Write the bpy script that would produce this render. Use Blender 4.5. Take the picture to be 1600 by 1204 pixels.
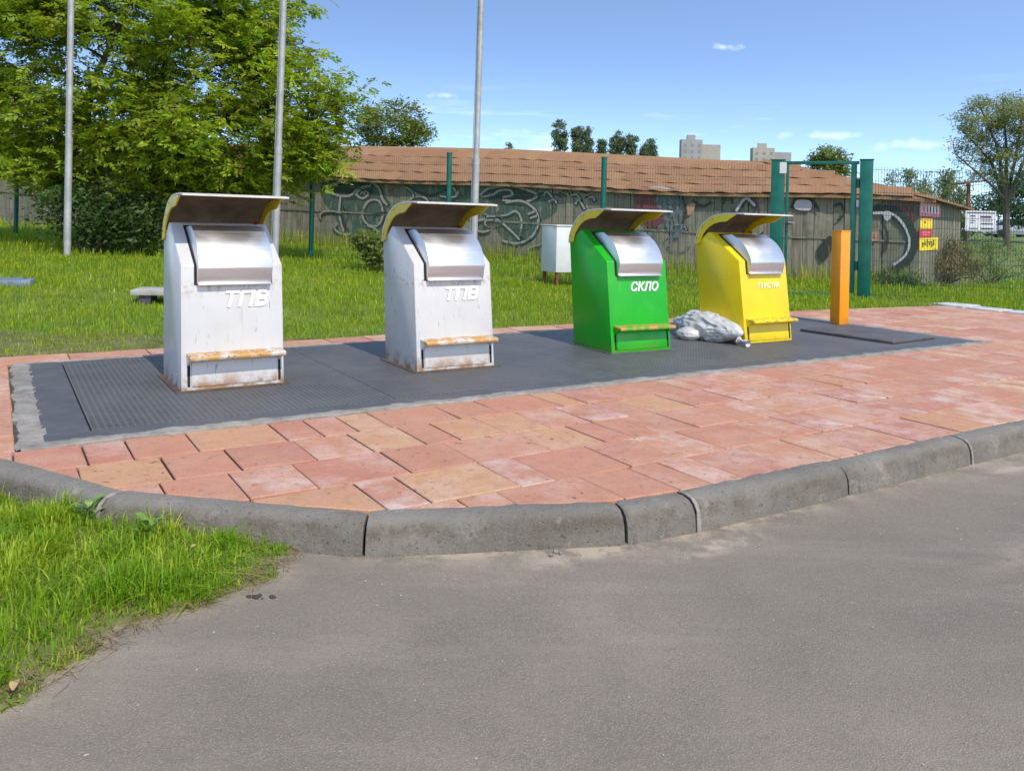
import bpy, bmesh, math, random
import numpy as np
from mathutils import Vector, Matrix, noise as mnoise
R = math.radians
random.seed(7); rng = np.random.default_rng(7)
for o in list(bpy.data.objects): bpy.data.objects.remove(o)
S = bpy.context.scene
COL = S.collection

# ------------------------------------------------------------------ camera
FPX, H0, ROLL, CZ = 1280.0, 344.0, R(1.4), 1.2
cam = bpy.data.cameras.new('camera'); cam.sensor_width = 36; cam.sensor_fit = 'HORIZONTAL'
cam.lens = FPX * 36 / 1600; cam.shift_y = -(602 - H0) / 1600
cam.clip_start = .05; cam.clip_end = 3000
camo = bpy.data.objects.new('camera', cam); COL.objects.link(camo)
camo.matrix_world = Matrix.Translation((0, 0, CZ)) @ Matrix.Rotation(R(90), 4, 'X') @ Matrix.Rotation(ROLL, 4, 'Z')
S.camera = camo

# ------------------------------------------------------------------ sky and sun
SUN_H = Vector((.52, -.854, 0)).normalized(); SUN_EL = R(50)
W = bpy.data.worlds.new('World'); S.world = W; W.use_nodes = True
nt = W.node_tree; nt.nodes.clear()
def N(t, **k):
    n = nt.nodes.new(t)
    for a, b in k.items(): setattr(n, a, b)
    return n
out = N('ShaderNodeOutputWorld'); bg = N('ShaderNodeBackground'); sky = N('ShaderNodeTexSky')
sky.sky_type = 'NISHITA'; sky.sun_disc = False; sky.sun_elevation = SUN_EL
sky.sun_rotation = math.atan2(SUN_H.x, SUN_H.y)
sky.air_density = 1.0; sky.dust_density = .8; sky.ozone_density = 1.6
tc = N('ShaderNodeTexCoord'); mp = N('ShaderNodeMapping'); mp.vector_type = 'POINT'
mp.inputs['Scale'].default_value = (1, 1, 2.5); mp.inputs['Location'].default_value = (0, 0, .06)
nt.links.new(tc.outputs['Generated'], mp.inputs['Vector']); nt.links.new(mp.outputs[0], sky.inputs['Vector'])
# thin wisps of cloud low over the horizon
cmap = N('ShaderNodeMapping'); cmap.inputs['Scale'].default_value = (2.2, 2.2, 17)
cmap.inputs['Location'].default_value = (.35, .2, .42)
nt.links.new(tc.outputs['Generated'], cmap.inputs['Vector'])
cn = N('ShaderNodeTexNoise'); cn.inputs['Scale'].default_value = 2.6; cn.inputs['Detail'].default_value = 7; cn.inputs['Roughness'].default_value = .58
nt.links.new(cmap.outputs[0], cn.inputs['Vector'])
cr = N('ShaderNodeMapRange'); cr.inputs[1].default_value = .56; cr.inputs[2].default_value = .80
nt.links.new(cn.outputs['Fac'], cr.inputs[0])
sep = N('ShaderNodeSeparateXYZ'); nt.links.new(tc.outputs['Generated'], sep.inputs[0])
hm = N('ShaderNodeMapRange'); hm.inputs[1].default_value = .17; hm.inputs[2].default_value = .04
nt.links.new(sep.outputs[2], hm.inputs[0])
mm = N('ShaderNodeMath', operation='MULTIPLY'); nt.links.new(cr.outputs[0], mm.inputs[0]); nt.links.new(hm.outputs[0], mm.inputs[1])
# three small puffs
def raydir(px, py):
    u, v = px - 800, H0 - py
    return Vector((u * math.cos(ROLL) - v * math.sin(ROLL), FPX, u * math.sin(ROLL) + v * math.cos(ROLL)))
last = mm.outputs[0]
pn = N('ShaderNodeTexNoise'); pn.inputs['Scale'].default_value = 42; pn.inputs['Detail'].default_value = 5
nt.links.new(tc.outputs['Generated'], pn.inputs['Vector'])
for (px, py, wx, wz, k) in ((1130, 74, .020, .0065, .85), (700, 150, .024, .0065, .7), (818, 206, .05, .008, .35), (1290, 212, .06, .006, .45), (1440, 226, .07, .008, .45)):
    d = raydir(px, py).normalized()
    sub = N('ShaderNodeVectorMath', operation='SUBTRACT'); sub.inputs[1].default_value = d; nt.links.new(tc.outputs['Generated'], sub.inputs[0])
    dv = N('ShaderNodeVectorMath', operation='DIVIDE'); dv.inputs[1].default_value = (wx, wx, wz); nt.links.new(sub.outputs[0], dv.inputs[0])
    ln = N('ShaderNodeVectorMath', operation='LENGTH'); nt.links.new(dv.outputs[0], ln.inputs[0])
    ad = N('ShaderNodeMath', operation='MULTIPLY_ADD'); ad.inputs[1].default_value = 2.6; nt.links.new(pn.outputs['Fac'], ad.inputs[0]); 
    ad2 = N('ShaderNodeMath', operation='SUBTRACT'); nt.links.new(ad.outputs[0], ad2.inputs[0]); nt.links.new(ln.outputs['Value'], ad2.inputs[1]); ad.inputs[2].default_value = -.55
    mr = N('ShaderNodeMapRange'); mr.inputs[1].default_value = 0; mr.inputs[2].default_value = 1.3; mr.inputs[4].default_value = k; nt.links.new(ad2.outputs[0], mr.inputs[0])
    mx = N('ShaderNodeMath', operation='MAXIMUM'); nt.links.new(last, mx.inputs[0]); nt.links.new(mr.outputs[0], mx.inputs[1]); last = mx.outputs[0]
cmix = N('ShaderNodeMixRGB'); cmix.inputs[2].default_value = (5.6, 5.8, 6.1, 1)
hsv = N('ShaderNodeHueSaturation'); hsv.inputs['Saturation'].default_value = 1.03; hsv.inputs['Value'].default_value = 1.22; nt.links.new(sky.outputs[0], hsv.inputs['Color'])
nt.links.new(last, cmix.inputs[0]); nt.links.new(hsv.outputs[0], cmix.inputs[1])
nt.links.new(cmix.outputs[0], bg.inputs[0]); bg.inputs[1].default_value = .15
nt.links.new(bg.outputs[0], out.inputs[0])
sl = bpy.data.lights.new('sun', 'SUN'); sl.energy = 2.1; sl.angle = R(.53); sl.color = (1, .93, .82)
slo = bpy.data.objects.new('sun', sl); COL.objects.link(slo); slo.location = (20, -12, 30)
slo.rotation_euler = (-Vector((SUN_H.x * math.cos(SUN_EL), SUN_H.y * math.cos(SUN_EL), math.sin(SUN_EL)))).to_track_quat('-Z', 'Y').to_euler()
S.view_settings.view_transform = 'Standard'; S.view_settings.look = 'None'
S.view_settings.exposure = .90; S.view_settings.gamma = 1
S.view_settings.use_curve_mapping = False

# ------------------------------------------------------------------ helpers
DA = R(32.3); DO = Vector((-2.37, 4.2))          # steel deck: origin and direction of its long side
E1 = Vector((math.cos(DA), math.sin(DA))); E2 = Vector((-math.sin(DA), math.cos(DA)))
def L(s, t): p = DO + E1 * s + E2 * t; return (p.x, p.y)
def sstep(a, b, x): x = np.clip((x - a) / (b - a), 0, 1); return x * x * (3 - 2 * x)
def gz(x, y):                                     # lie of the grass field
    t = (x - DO.x) * E2.x + (y - DO.y) * E2.y
    s = (x - DO.x) * E1.x + (y - DO.y) * E1.y
    r = sstep(0, 9, np.maximum(t - 2.9, s - 12.9))
    z = -.03 + r * (.12 - .029 * np.clip(x, -20, 14) + .01 * (np.clip(y, 0, 30) - 20))
    z = z + 1.0 * sstep(20, 60, y) * sstep(9, 20, x)
    return z
def G(x, y): return float(gz(np.float64(x), np.float64(y)))
def on_field(px, py):                             # where the line of sight meets the field
    r = raydir(px, py); z = 0
    for _ in range(25):
        t = (z - CZ) / r.z; z = .6 * z + .4 * G(r.x * t, r.y * t)
    t = (z - CZ) / r.z
    return Vector((r.x * t, r.y * t, z))
def at(px, py, Y): r = raydir(px, py); return Vector((r.x, r.y, r.z)) * (Y / FPX) + Vector((0, 0, CZ))

def tag(o, label=None, cat=None, group=None, kind=None):
    if label: o['label'] = label
    if cat: o['category'] = cat
    if group: o['group'] = group
    if kind: o['kind'] = kind
    return o
def empty(name, loc=(0, 0, 0), rz=0, label=None, cat=None, group=None):
    o = bpy.data.objects.new(name, None); COL.objects.link(o); o.location = loc; o.rotation_euler = (0, 0, rz)
    o.empty_display_size = .1
    return tag(o, label, cat, group)
def link(name, me, parent=None):
    o = bpy.data.objects.new(name, me); COL.objects.link(o)
    if parent: o.parent = parent
    return o
class MB:
    def __init__(s): s.v = []; s.f = []; s.m = []
    def add(s, vs, fs, mi=0):
        b = len(s.v); s.v += [tuple(v) for v in vs]; s.f += [[b + i for i in f] for f in fs]; s.m += [mi] * len(fs); return s
    def box(s, a, b, mi=0):
        x0, y0, z0 = a; x1, y1, z1 = b
        return s.add([(x0, y0, z0), (x1, y0, z0), (x1, y1, z0), (x0, y1, z0), (x0, y0, z1), (x1, y0, z1), (x1, y1, z1), (x0, y1, z1)],
                     [(3, 2, 1, 0), (4, 5, 6, 7), (0, 1, 5, 4), (1, 2, 6, 5), (2, 3, 7, 6), (3, 0, 4, 7)], mi)
    def prism(s, poly, x0, x1, mi=0):             # (y,z) outline pushed along x
        n = len(poly)
        s.add([(x0, p[0], p[1]) for p in poly] + [(x1, p[0], p[1]) for p in poly],
              [tuple(range(n))[::-1], tuple(range(n, 2 * n))] + [(i, (i + 1) % n, n + (i + 1) % n, n + i) for i in range(n)], mi); return s
    def slab(s, poly, z0, z1, mi=0):              # (x,y) outline pushed along z
        n = len(poly)
        s.add([(p[0], p[1], z0) for p in poly] + [(p[0], p[1], z1) for p in poly],
              [tuple(range(n))[::-1], tuple(range(n, 2 * n))] + [(i, (i + 1) % n, n + (i + 1) % n, n + i) for i in range(n)], mi); return s
    def tube(s, pts, rad, n=8, cap=True, mi=0):
        pts = [Vector(p) for p in pts]
        if not hasattr(rad, '__len__'): rad = [rad] * len(pts)
        b = len(s.v); prev = None
        for i, p in enumerate(pts):
            d = (pts[min(i + 1, len(pts) - 1)] - pts[max(i - 1, 0)]).normalized()
            if prev is None: a = d.orthogonal().normalized()
            else: a = (prev - d * prev.dot(d)).normalized()
            prev = a; c = d.cross(a)
            for k in range(n):
                q = 2 * math.pi * k / n; s.v.append(tuple(p + (a * math.cos(q) + c * math.sin(q)) * rad[i]))
        for i in range(len(pts) - 1):
            for k in range(n):
                s.f.append([b + i * n + k, b + i * n + (k + 1) % n, b + (i + 1) * n + (k + 1) % n, b + (i + 1) * n + k]); s.m.append(mi)
        if cap:
            s.f.append([b + k for k in range(n)][::-1]); s.f.append([b + (len(pts) - 1) * n + k for k in range(n)]); s.m += [mi, mi]
        return s
    def mesh(s, name, mats, smooth=False, bevel=0, seg=2, angle=30):
        me = bpy.data.meshes.new(name); me.from_pydata(s.v, [], s.f)
        for m in (mats if isinstance(mats, (list, tuple)) else [mats]): me.materials.append(m)
        me.polygons.foreach_set('material_index', s.m)
        bm = bmesh.new(); bm.from_mesh(me); bmesh.ops.recalc_face_normals(bm, faces=bm.faces)
        if bevel:
            ed = [e for e in bm.edges if len(e.link_faces) == 2 and e.calc_face_angle(0) > R(angle)]
            bmesh.ops.bevel(bm, geom=ed, offset=bevel, segments=seg, affect='EDGES', profile=.5, clamp_overlap=True)
        bm.to_mesh(me); bm.free()
        if smooth or bevel:
            me.polygons.foreach_set('use_smooth', [True] * len(me.polygons))
            try: me.set_sharp_from_angle(angle=R(35))
            except Exception: pass
        return me
    def build(s, name, mats, parent=None, **k): return link(name, s.mesh(name, mats, **k), parent)

def quad_cloud(name, V, mats, cols=None, smooth=False, nv=4):
    """V: (n,nv,3) array, one polygon each; cols: (n,3) per-polygon tint"""
    n = len(V); me = bpy.data.meshes.new(name)
    me.vertices.add(n * nv); me.vertices.foreach_set('co', V.astype(np.float32).ravel())
    me.loops.add(n * nv); me.loops.foreach_set('vertex_index', np.arange(n * nv, dtype=np.int32))
    me.polygons.add(n); me.polygons.foreach_set('loop_start', np.arange(0, n * nv, nv, dtype=np.int32))
    me.polygons.foreach_set('loop_total', np.full(n, nv, dtype=np.int32))
    if cols is not None:
        a = me.color_attributes.new('tint', 'FLOAT_COLOR', 'POINT')
        c = np.ones((n, nv, 4), np.float32); c[:, :, :3] = cols[:, None, :]
        a.data.foreach_set('color', c.ravel())
    me.update(calc_edges=True)
    for m in (mats if isinstance(mats, (list, tuple)) else [mats]): me.materials.append(m)
    return me

def smooth_path3(p, n):
    p = [Vector(q) for q in p]; r = []
    for i in range(len(p) - 1):
        a, b, c, d = p[max(i - 1, 0)], p[i], p[i + 1], p[min(i + 2, len(p) - 1)]
        for k in range(n): t = k / n; r.append(.5 * ((2 * b) + (c - a) * t + (2 * a - 5 * b + 4 * c - d) * t * t + (3 * b - a - 3 * c + d) * t ** 3))
    r.append(p[-1]); return r

# ------------------------------------------------------------------ materials
class NT:
    def __init__(s, name):
        s.mat = bpy.data.materials.new(name); s.mat.use_nodes = True; s.t = s.mat.node_tree
        s.b = s.t.nodes['Principled BSDF']; s.tc = s.t.nodes.new('ShaderNodeTexCoord'); s._oi = None
    def n(s, t, **k):
        x = s.t.nodes.new(t)
        for a, b in k.items(): setattr(x, a, b)
        return x
    def l(s, a, b): s.t.links.new(a, b)
    def set(s, x, v):
        if isinstance(v, (int, float)): x.default_value = v
        elif isinstance(v, tuple): x.default_value = (*v, 1) if (len(v) == 3 and x.type == 'RGBA') else v
        else: s.l(v, x)
    def rand(s):
        if not s._oi: s._oi = s.n('ShaderNodeObjectInfo')
        return s._oi.outputs['Random']
    def coord(s, scale=(1, 1, 1), shift=False, kind='Object', rot=(0, 0, 0)):
        m = s.n('ShaderNodeMapping'); m.inputs['Scale'].default_value = scale; m.inputs['Rotation'].default_value = rot
        s.l(s.tc.outputs[kind], m.inputs['Vector'])
        if shift:
            k = s.math('MULTIPLY', s.rand(), 37.0); c = s.n('ShaderNodeCombineXYZ')
            for i in range(3): s.l(k, c.inputs[i])
            s.l(c.outputs[0], m.inputs['Location'])
        return m.outputs[0]
    def noise(s, vec, scale, detail=4, rough=.55, lo=None, hi=None):
        x = s.n('ShaderNodeTexNoise'); x.inputs['Scale'].default_value = scale; x.inputs['Detail'].default_value = detail; x.inputs['Roughness'].default_value = rough
        s.l(vec, x.inputs['Vector'])
        return x.outputs['Fac'] if lo is None else s.rng(x.outputs['Fac'], lo, hi)
    def rng(s, v, lo, hi, a=0., b=1.):
        m = s.n('ShaderNodeMapRange'); m.inputs[1].default_value = lo; m.inputs[2].default_value = hi; m.inputs[3].default_value = a; m.inputs[4].default_value = b
        s.set(m.inputs[0], v); return m.outputs[0]
    def math(s, op, a, b=None, c=None):
        m = s.n('ShaderNodeMath', operation=op); s.set(m.inputs[0], a)
        if b is not None: s.set(m.inputs[1], b)
        if c is not None: s.set(m.inputs[2], c)
        return m.outputs[0]
    def mix(s, f, a, b, blend='MIX'):
        m = s.n('ShaderNodeMixRGB', blend_type=blend); s.set(m.inputs[0], f); s.set(m.inputs[1], a); s.set(m.inputs[2], b); return m.outputs[0]
    def ramp(s, f, stops, interp='LINEAR'):
        m = s.n('ShaderNodeValToRGB'); e = m.color_ramp; e.interpolation = interp
        while len(e.elements) < len(stops): e.elements.new(.5)
        for el, (p, c) in zip(e.elements, stops): el.position = p; el.color = (*c, 1)
        s.set(m.inputs[0], f); return m.outputs[0]
    def xyz(s, vec):
        m = s.n('ShaderNodeSeparateXYZ'); s.l(vec, m.inputs[0]); return m.outputs
    def bump(s, h, strength=.3, dist=.01):
        m = s.n('ShaderNodeBump'); m.inputs['Strength'].default_value = strength; m.inputs['Distance'].default_value = dist
        s.l(h, m.inputs['Height']); s.l(m.outputs[0], s.b.inputs['Normal']); return m
    def done(s, col=None, rough=None, metal=None, spec=None):
        if col is not None: s.set(s.b.inputs['Base Color'], col)
        if rough is not None: s.set(s.b.inputs['Roughness'], rough)
        if metal is not None: s.set(s.b.inputs['Metallic'], metal)
        if spec is not None: s.b.inputs['Specular IOR Level'].default_value = spec
        return s.mat
def plain(name, c, rough=.6, metal=0., var=.18, scale=8., bump=.15, bscale=60., shift=True, spec=.4, detail=5):
    m = NT(name); v = m.coord(shift=shift)
    f = m.noise(v, scale, detail, .6, .3, .7)
    lo = tuple(x * (1 - var) for x in c); hi = tuple(min(1, x * (1 + var)) for x in c)
    if bump: m.bump(m.noise(v, bscale, 3), bump, .004)
    return m.done(m.mix(f, lo, hi), rough, metal, spec)

def leafmat(name, c, trans=.45, var=.3, rough=.5):
    m = NT(name); at_ = m.n('ShaderNodeAttribute', attribute_name='tint')
    col = m.mix(1.0, c, at_.outputs['Color'], 'MULTIPLY'); m.done(col, rough, 0, .35)
    tr = m.n('ShaderNodeBsdfTranslucent'); m.l(m.mix(1.0, col, (1.15, 1.25, .55), 'MULTIPLY'), tr.inputs[0])
    mx = m.n('ShaderNodeMixShader'); mx.inputs[0].default_value = trans
    o = m.t.nodes['Material Output']; m.l(m.b.outputs[0], mx.inputs[1]); m.l(tr.outputs[0], mx.inputs[2]); m.l(mx.outputs[0], o.inputs[0])
    return m.mat

M = {}
M['grass'] = leafmat('grass', (.275, .375, .018), .5)
M['soil'] = plain('soil', (.13, .17, .03), .95, var=.45, scale=1.5, bump=.6, bscale=25)
M['leaf_ash'] = leafmat('leaf_ash', (.27, .355, .03), .5)
M['leaf_dark'] = leafmat('leaf_dark', (.065, .115, .03), .33)
M['leaf_mid'] = leafmat('leaf_mid', (.19, .235, .065), .42)
M['leaf_grey'] = leafmat('leaf_grey', (.265, .295, .145), .44)
M['leaf_poplar_haze'] = leafmat('leaf_poplar_haze', (.16, .215, .13), .4)  # leaf colour lightened to carry the distance haze over the far poplars
M['leaf_dry'] = leafmat('leaf_dry', (.17, .13, .05), .3)
M['straw'] = leafmat('straw', (.36, .25, .11), .25)
M['bark'] = plain('bark', (.10, .075, .055), .9, var=.35, scale=10, bump=.6, bscale=30)
M['steel_pole'] = plain('steel_pole', (.40, .385, .36), .5, .35, var=.2, scale=5, bump=.1)
M['green_paint'] = plain('green_paint', (.004, .105, .07), .38, var=.25, scale=5, bump=.08)
M['wire'] = plain('wire', (.02, .07, .05), .5, .2)
M['dark'] = plain('dark_gap', (.012, .011, .011), .8)
M['concrete'] = plain('concrete', (.36, .34, .30), .92, var=.25, scale=6, bump=.6, bscale=45)
M['tan_panel'] = plain('tan_panel', (.34, .31, .26), .9, var=.12, scale=.3, bump=0)
M['pale_panel'] = plain('pale_panel', (.29, .285, .27), .9, var=.12, scale=.3, bump=0)
M['rust'] = plain('rust', (.17, .06, .025), .85, var=.5, scale=14, bump=.5)
M['flange'] = plain('flange', (.10, .068, .045), .85, var=.5, scale=14, bump=.5)
M['cabinet'] = plain('cabinet', (.62, .62, .60), .55, var=.06, scale=5, bump=.05)
M['glass_dark'] = plain('glass_dark', (.02, .025, .03), .1, bump=0)
M['far_glass'] = plain('far_glass', (.19, .19, .185), .3, bump=0)
M['tyre'] = plain('tyre', (.02, .02, .02), .8)
M['car_grey'] = plain('car_grey', (.42, .44, .46), .3, .2, bump=0)
M['car_white'] = plain('car_white', (.75, .75, .75), .3, bump=0)
M['white_board'] = plain('white_board', (.70, .68, .70), .6, var=.08)
M['ink'] = plain('ink', (.07, .065, .08), .7)
M['pink_print'] = plain('pink_print', (.75, .20, .24), .6, var=.15)
M['red_print'] = plain('red_print', (.55, .035, .05), .6, var=.2)
M['yellow_print'] = plain('yellow_print', (.85, .62, .02), .6, var=.1)
M['orange_print'] = plain('orange_print', (.80, .30, .02), .6, var=.1)
M['olive_ink'] = plain('olive_ink', (.10, .13, .01), .7)
M['lime_letter'] = plain('letter_white', (.82, .82, .81), .45, var=.05, scale=20, bump=.05)
M['letter_cream'] = plain('letter_cream', (.85, .80, .45), .5, var=.12, scale=40, bump=.05)

def asphalt():
    m = NT('asphalt'); v = m.coord()
    big = m.noise(v, .5, 5, .6, .38, .62); mid = m.noise(v, 2.6, 6, .65, .32, .7)
    c = m.mix(big, (.185, .15, .103), (.275, .222, .154)); c = m.mix(m.math('MULTIPLY', mid, .55), c, (.165, .132, .10))
    streak = m.noise(m.coord((.5, 2.6, 1), rot=(0, 0, R(-30))), 1.3, 6, .65, .52, .72); c = m.mix(m.math('MULTIPLY', streak, .5), c, (.34, .28, .21))
    oil = m.noise(v, 1.15, 4, .55, .62, .72); c = m.mix(m.math('MULTIPLY', oil, .4), c, (.12, .10, .082))
    vor = m.n('ShaderNodeTexVoronoi'); vor.inputs['Scale'].default_value = 150; vor.inputs['Randomness'].default_value = 1; m.l(v, vor.inputs['Vector'])
    vr = m.xyz(vor.outputs['Color'])[0]
    agg = m.math('MULTIPLY', m.rng(vor.outputs['Distance'], .25, .5, 1, 0), m.rng(vr, .45, 1.0)); c = m.mix(m.math('MULTIPLY', agg, .55), c, (.38, .325, .245))
    gap = m.math('MULTIPLY', m.rng(vor.outputs['Distance'], .42, .62), m.rng(m.noise(v, 5, 5, .7), .35, .7, .25, 1)); c = m.mix(m.math('MULTIPLY', gap, .4), c, (.08, .067, .053))
    fine = m.noise(v, 190, 3, .75, .35, .65); c = m.mix(m.math('MULTIPLY', m.noise(v, 75, 3, .7, .55, .68), .45), c, (.10, .083, .064)); c = m.mix(m.math('MULTIPLY', fine, .35), c, (.26, .23, .19))
    a = m.n('ShaderNodeAttribute', attribute_name='dust')
    du = m.math('MULTIPLY', a.outputs['Fac'], m.noise(v, 5, 7, .75, .42, .56)); c = m.mix(m.math('MINIMUM', du, .9), c, (.43, .345, .245))
    sp = m.rng(m.noise(v, 48, 1, .5), .78, .81); c = m.mix(m.math('MULTIPLY', sp, .8), c, (.5, .46, .4))
    h = m.math('ADD', m.math('MULTIPLY', m.noise(v, 150, 3, .7), .8), m.math('MULTIPLY', m.rng(vor.outputs['Distance'], .1, .6, 1, 0), .9))
    h = m.math('ADD', h, m.math('MULTIPLY', m.noise(v, 6, 4), 3.0))
    m.bump(h, .38, .005)
    return m.done(c, .9, 0, .3)
M['asphalt'] = asphalt()
def paving():
    m = NT('paving'); v = m.coord(shift=True); r = m.rand()
    base = m.ramp(r, [(0, (.46, .165, .095)), (.2, (.49, .205, .105)), (.36, (.42, .14, .088)), (.52, (.49, .22, .112)), (.66, (.385, .125, .088)), (.82, (.48, .23, .105)), (.95, (.50, .27, .10)), (1, (.44, .18, .112))])
    n1 = m.noise(v, 4.5, 5, .65, .35, .65); base = m.mix(m.math('MULTIPLY', n1, .6), base, m.mix(m.noise(v, 2.1, 3), (.54, .32, .15), (.37, .125, .10)))
    wh = m.math('MULTIPLY', m.noise(v, 4.0, 7, .72, .42, .68), m.rng(m.math('FRACT', m.math('MULTIPLY', r, 7.3)), .15, .9, .1, .9))
    base = m.mix(m.math('MULTIPLY', wh, .85), base, (.64, .52, .44))
    w2 = m.coord(kind='Object', scale=(1, 1, 1))
    d = m.math('MULTIPLY', m.noise(v, 13, 6, .7, .5, .72), .5); base = m.mix(d, base, (.24, .12, .08))
    gr = m.noise(v, 160, 3, .7, .3, .7); base = m.mix(m.math('MULTIPLY', gr, .3), base, (.60, .36, .24)); g2 = m.noise(v, 95, 2, .6, .58, .68); base = m.mix(m.math('MULTIPLY', g2, .4), base, (.22, .10, .07))
    sp = m.rng(m.noise(v, 26, 2, .5), .70, .74); base = m.mix(m.math('MULTIPLY', sp, .8), base, (.10, .075, .06))
    m.bump(m.math('ADD', m.noise(v, 120, 3, .6), m.math('MULTIPLY', m.noise(v, 12, 3), 2)), .5, .004)
    return m.done(base, .82, 0, .3)
M['paving'] = paving()
def kerbmat():
    m = NT('kerb'); v = m.coord(); vs = m.coord(shift=True); x, y, z = m.xyz(v)
    c = m.mix(m.noise(vs, 2.0, 6, .65, .3, .7), (.115, .102, .082), (.215, .192, .155))
    band = m.math('MULTIPLY', m.math('MULTIPLY', m.rng(z, -.10, -.05), m.rng(z, -.035, -.01, 1, 0)), m.noise(vs, 5, 5, .7, .40, .6)); c = m.mix(m.math('MULTIPLY', band, .75), c, (.075, .055, .032))
    drip = m.math('MULTIPLY', m.noise(m.coord((16, 16, 2.2), shift=True), 1, 4, .6, .55, .7), m.rng(z, -.02, -.06)); c = m.mix(m.math('MULTIPLY', drip, .5), c, (.07, .058, .042))
    c = m.mix(m.math('MULTIPLY', m.noise(vs, 6, 6, .75, .58, .72), .7), c, (.36, .32, .255))
    gr = m.noise(v, 170, 2, .7, .35, .7); c = m.mix(m.math('MULTIPLY', gr, .3), c, (.30, .27, .22))
    pit = m.rng(m.noise(v, 70, 2, .5), .29, .35, 1, 0); c = m.mix(m.math('MULTIPLY', pit, .75), c, (.045, .04, .032))
    m.bump(m.math('ADD', m.noise(v, 90, 4, .7), m.math('MULTIPLY', m.noise(v, 14, 4, .6), 3.)), .7, .007)
    return m.done(c, .9, 0, .3)
M['kerb'] = kerbmat()
def rimmat():
    m = NT('rim'); v = m.coord()
    c = m.mix(m.noise(v, 5, 5, .65, .3, .7), (.17, .15, .12), (.36, .32, .265)); c = m.mix(m.noise(v, 14, 4, .6, .6, .72), c, (.14, .12, .10))
    m.bump(m.noise(v, 30, 5, .7), .8, .012); return m.done(c, .95)
M['rim'] = rimmat()
def tread():
    m = NT('tread_plate'); v = m.coord(); x, y, z = m.xyz(v)
    def lug(ax, ay, ph):
        a = m.math('SINE', m.math('MULTIPLY_ADD', m.math('ADD', ax, ay), 2 * math.pi / .052, ph)); return a
    u1 = m.math('ADD', x, y); u2 = m.math('SUBTRACT', x, y); k = 2 * math.pi / .072
    a = m.math('MULTIPLY', m.math('SINE', m.math('MULTIPLY', u1, k)), m.math('SINE', m.math('MULTIPLY', u2, k)))
    b = m.math('SINE', m.math('MULTIPLY', u1, k * 2))
    h = m.rng(a, .25, .6)
    dirt = m.noise(v, 1.1, 5, .6, .35, .7); d2 = m.noise(v, 6, 5, .65, .45, .75)
    c = m.mix(dirt, (.078, .078, .079), (.128, .124, .116)); c = m.mix(m.math('MULTIPLY', d2, .6), c, (.15, .13, .098)); c = m.mix(m.math('MULTIPLY', m.noise(v, 2.3, 6, .7, .55, .75), .6), c, (.06, .058, .056))
    c = m.mix(m.math('MULTIPLY', h, .55), c, (.24, .232, .22))
    m.bump(h, .8, .006)
    return m.done(c, m.rng(dirt, 0, 1, .5, .72), .25, .45)
M['tread'] = tread()
def framemat():
    m = NT('deck_frame'); v = m.coord()
    c = m.mix(m.noise(v, 4, 5, .6, .3, .7), (.085, .086, .09), (.14, .135, .13)); c = m.mix(m.noise(v, 18, 4, .6, .62, .75), c, (.13, .075, .04))
    m.bump(m.noise(v, 50, 3), .2, .003); return m.done(c, .6, .3)
M['deck_frame'] = framemat()

def binpaint(name, c, rust=1., fade=.1):
    m = NT(name); v = m.coord(); x, y, z = m.xyz(v)
    g = m.coord(kind='Object', shift=True)
    col = m.mix(m.noise(g, 2.5, 5, .6, .3, .7), tuple(q * (1 - fade) for q in c), tuple(min(1, q * (1 + fade * .5)) for q in c))
    st = m.noise(m.coord((26, 26, 1.6), shift=True), 1.0, 4, .6, .60, .78)
    col = m.mix(m.math('MULTIPLY', st, .5 * rust), col, (.36, .31, .25))
    sc = m.noise(m.coord((60, 30, 9), shift=True), 1, 4, .6, .66, .71); col = m.mix(m.math('MULTIPLY', sc, .6 * rust), col, (.20, .17, .15))
    edge = m.math('MULTIPLY', m.rng(z, .02, .13, 1, 0), m.noise(g, 9, 5, .65, .42, .58)); col = m.mix(m.math('MULTIPLY', edge, .75 * rust), col, (.33, .15, .05))
    band = m.math('MULTIPLY', m.math('MULTIPLY', m.rng(z, .60, .70, 0, 1), m.rng(z, .70, .74, 1, 0)), m.noise(g, 30, 4, .7, .5, .62)); col = m.mix(m.math('MULTIPLY', band, .6 * rust), col, (.35, .20, .10))
    shd = m.math('MULTIPLY', m.rng(z, .80, .93, 0, 1), m.noise(g, 5, 4, .6, .56, .70)); col = m.mix(m.math('MULTIPLY', shd, .7 * rust), col, (.55, .38, .10))
    m.bump(m.math('ADD', m.noise(g, 60, 3), m.math('MULTIPLY', m.noise(g, 4, 2), 4)), .12, .004)
    return m.done(col, m.rng(m.noise(g, 6, 4), .3, .7, .28, .45), 0, .5)
M['white_paint'] = binpaint('white_paint', (.575, .56, .53), 1.25)
M['green_bin'] = binpaint('green_bin', (.005, .38, .006), .3, .14)
M['yellow_bin'] = binpaint('yellow_bin', (.80, .58, .003), .4, .10)
M['yellow_trim'] = binpaint('yellow_trim', (.74, .53, .02), .9, .2)
def steel(name='stainless', c=(.80, .785, .765)):
    m = NT(name); v = m.coord((1, 1, 1)); f = m.noise(m.coord((2, 90, 90)), 1.0, 3, .6, .3, .7)
    sm = m.noise(v, 7, 5, .6, .4, .7)
    col = m.mix(m.math('MULTIPLY', sm, .25), c, (.45, .43, .41)); m.bump(m.noise(v, 5, 2), .08, .02)
    return m.done(col, m.math('ADD', m.rng(f, 0, 1, .36, .46), m.math('MULTIPLY', sm, .12)), 1.0)
M['stainless'] = steel()
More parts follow.
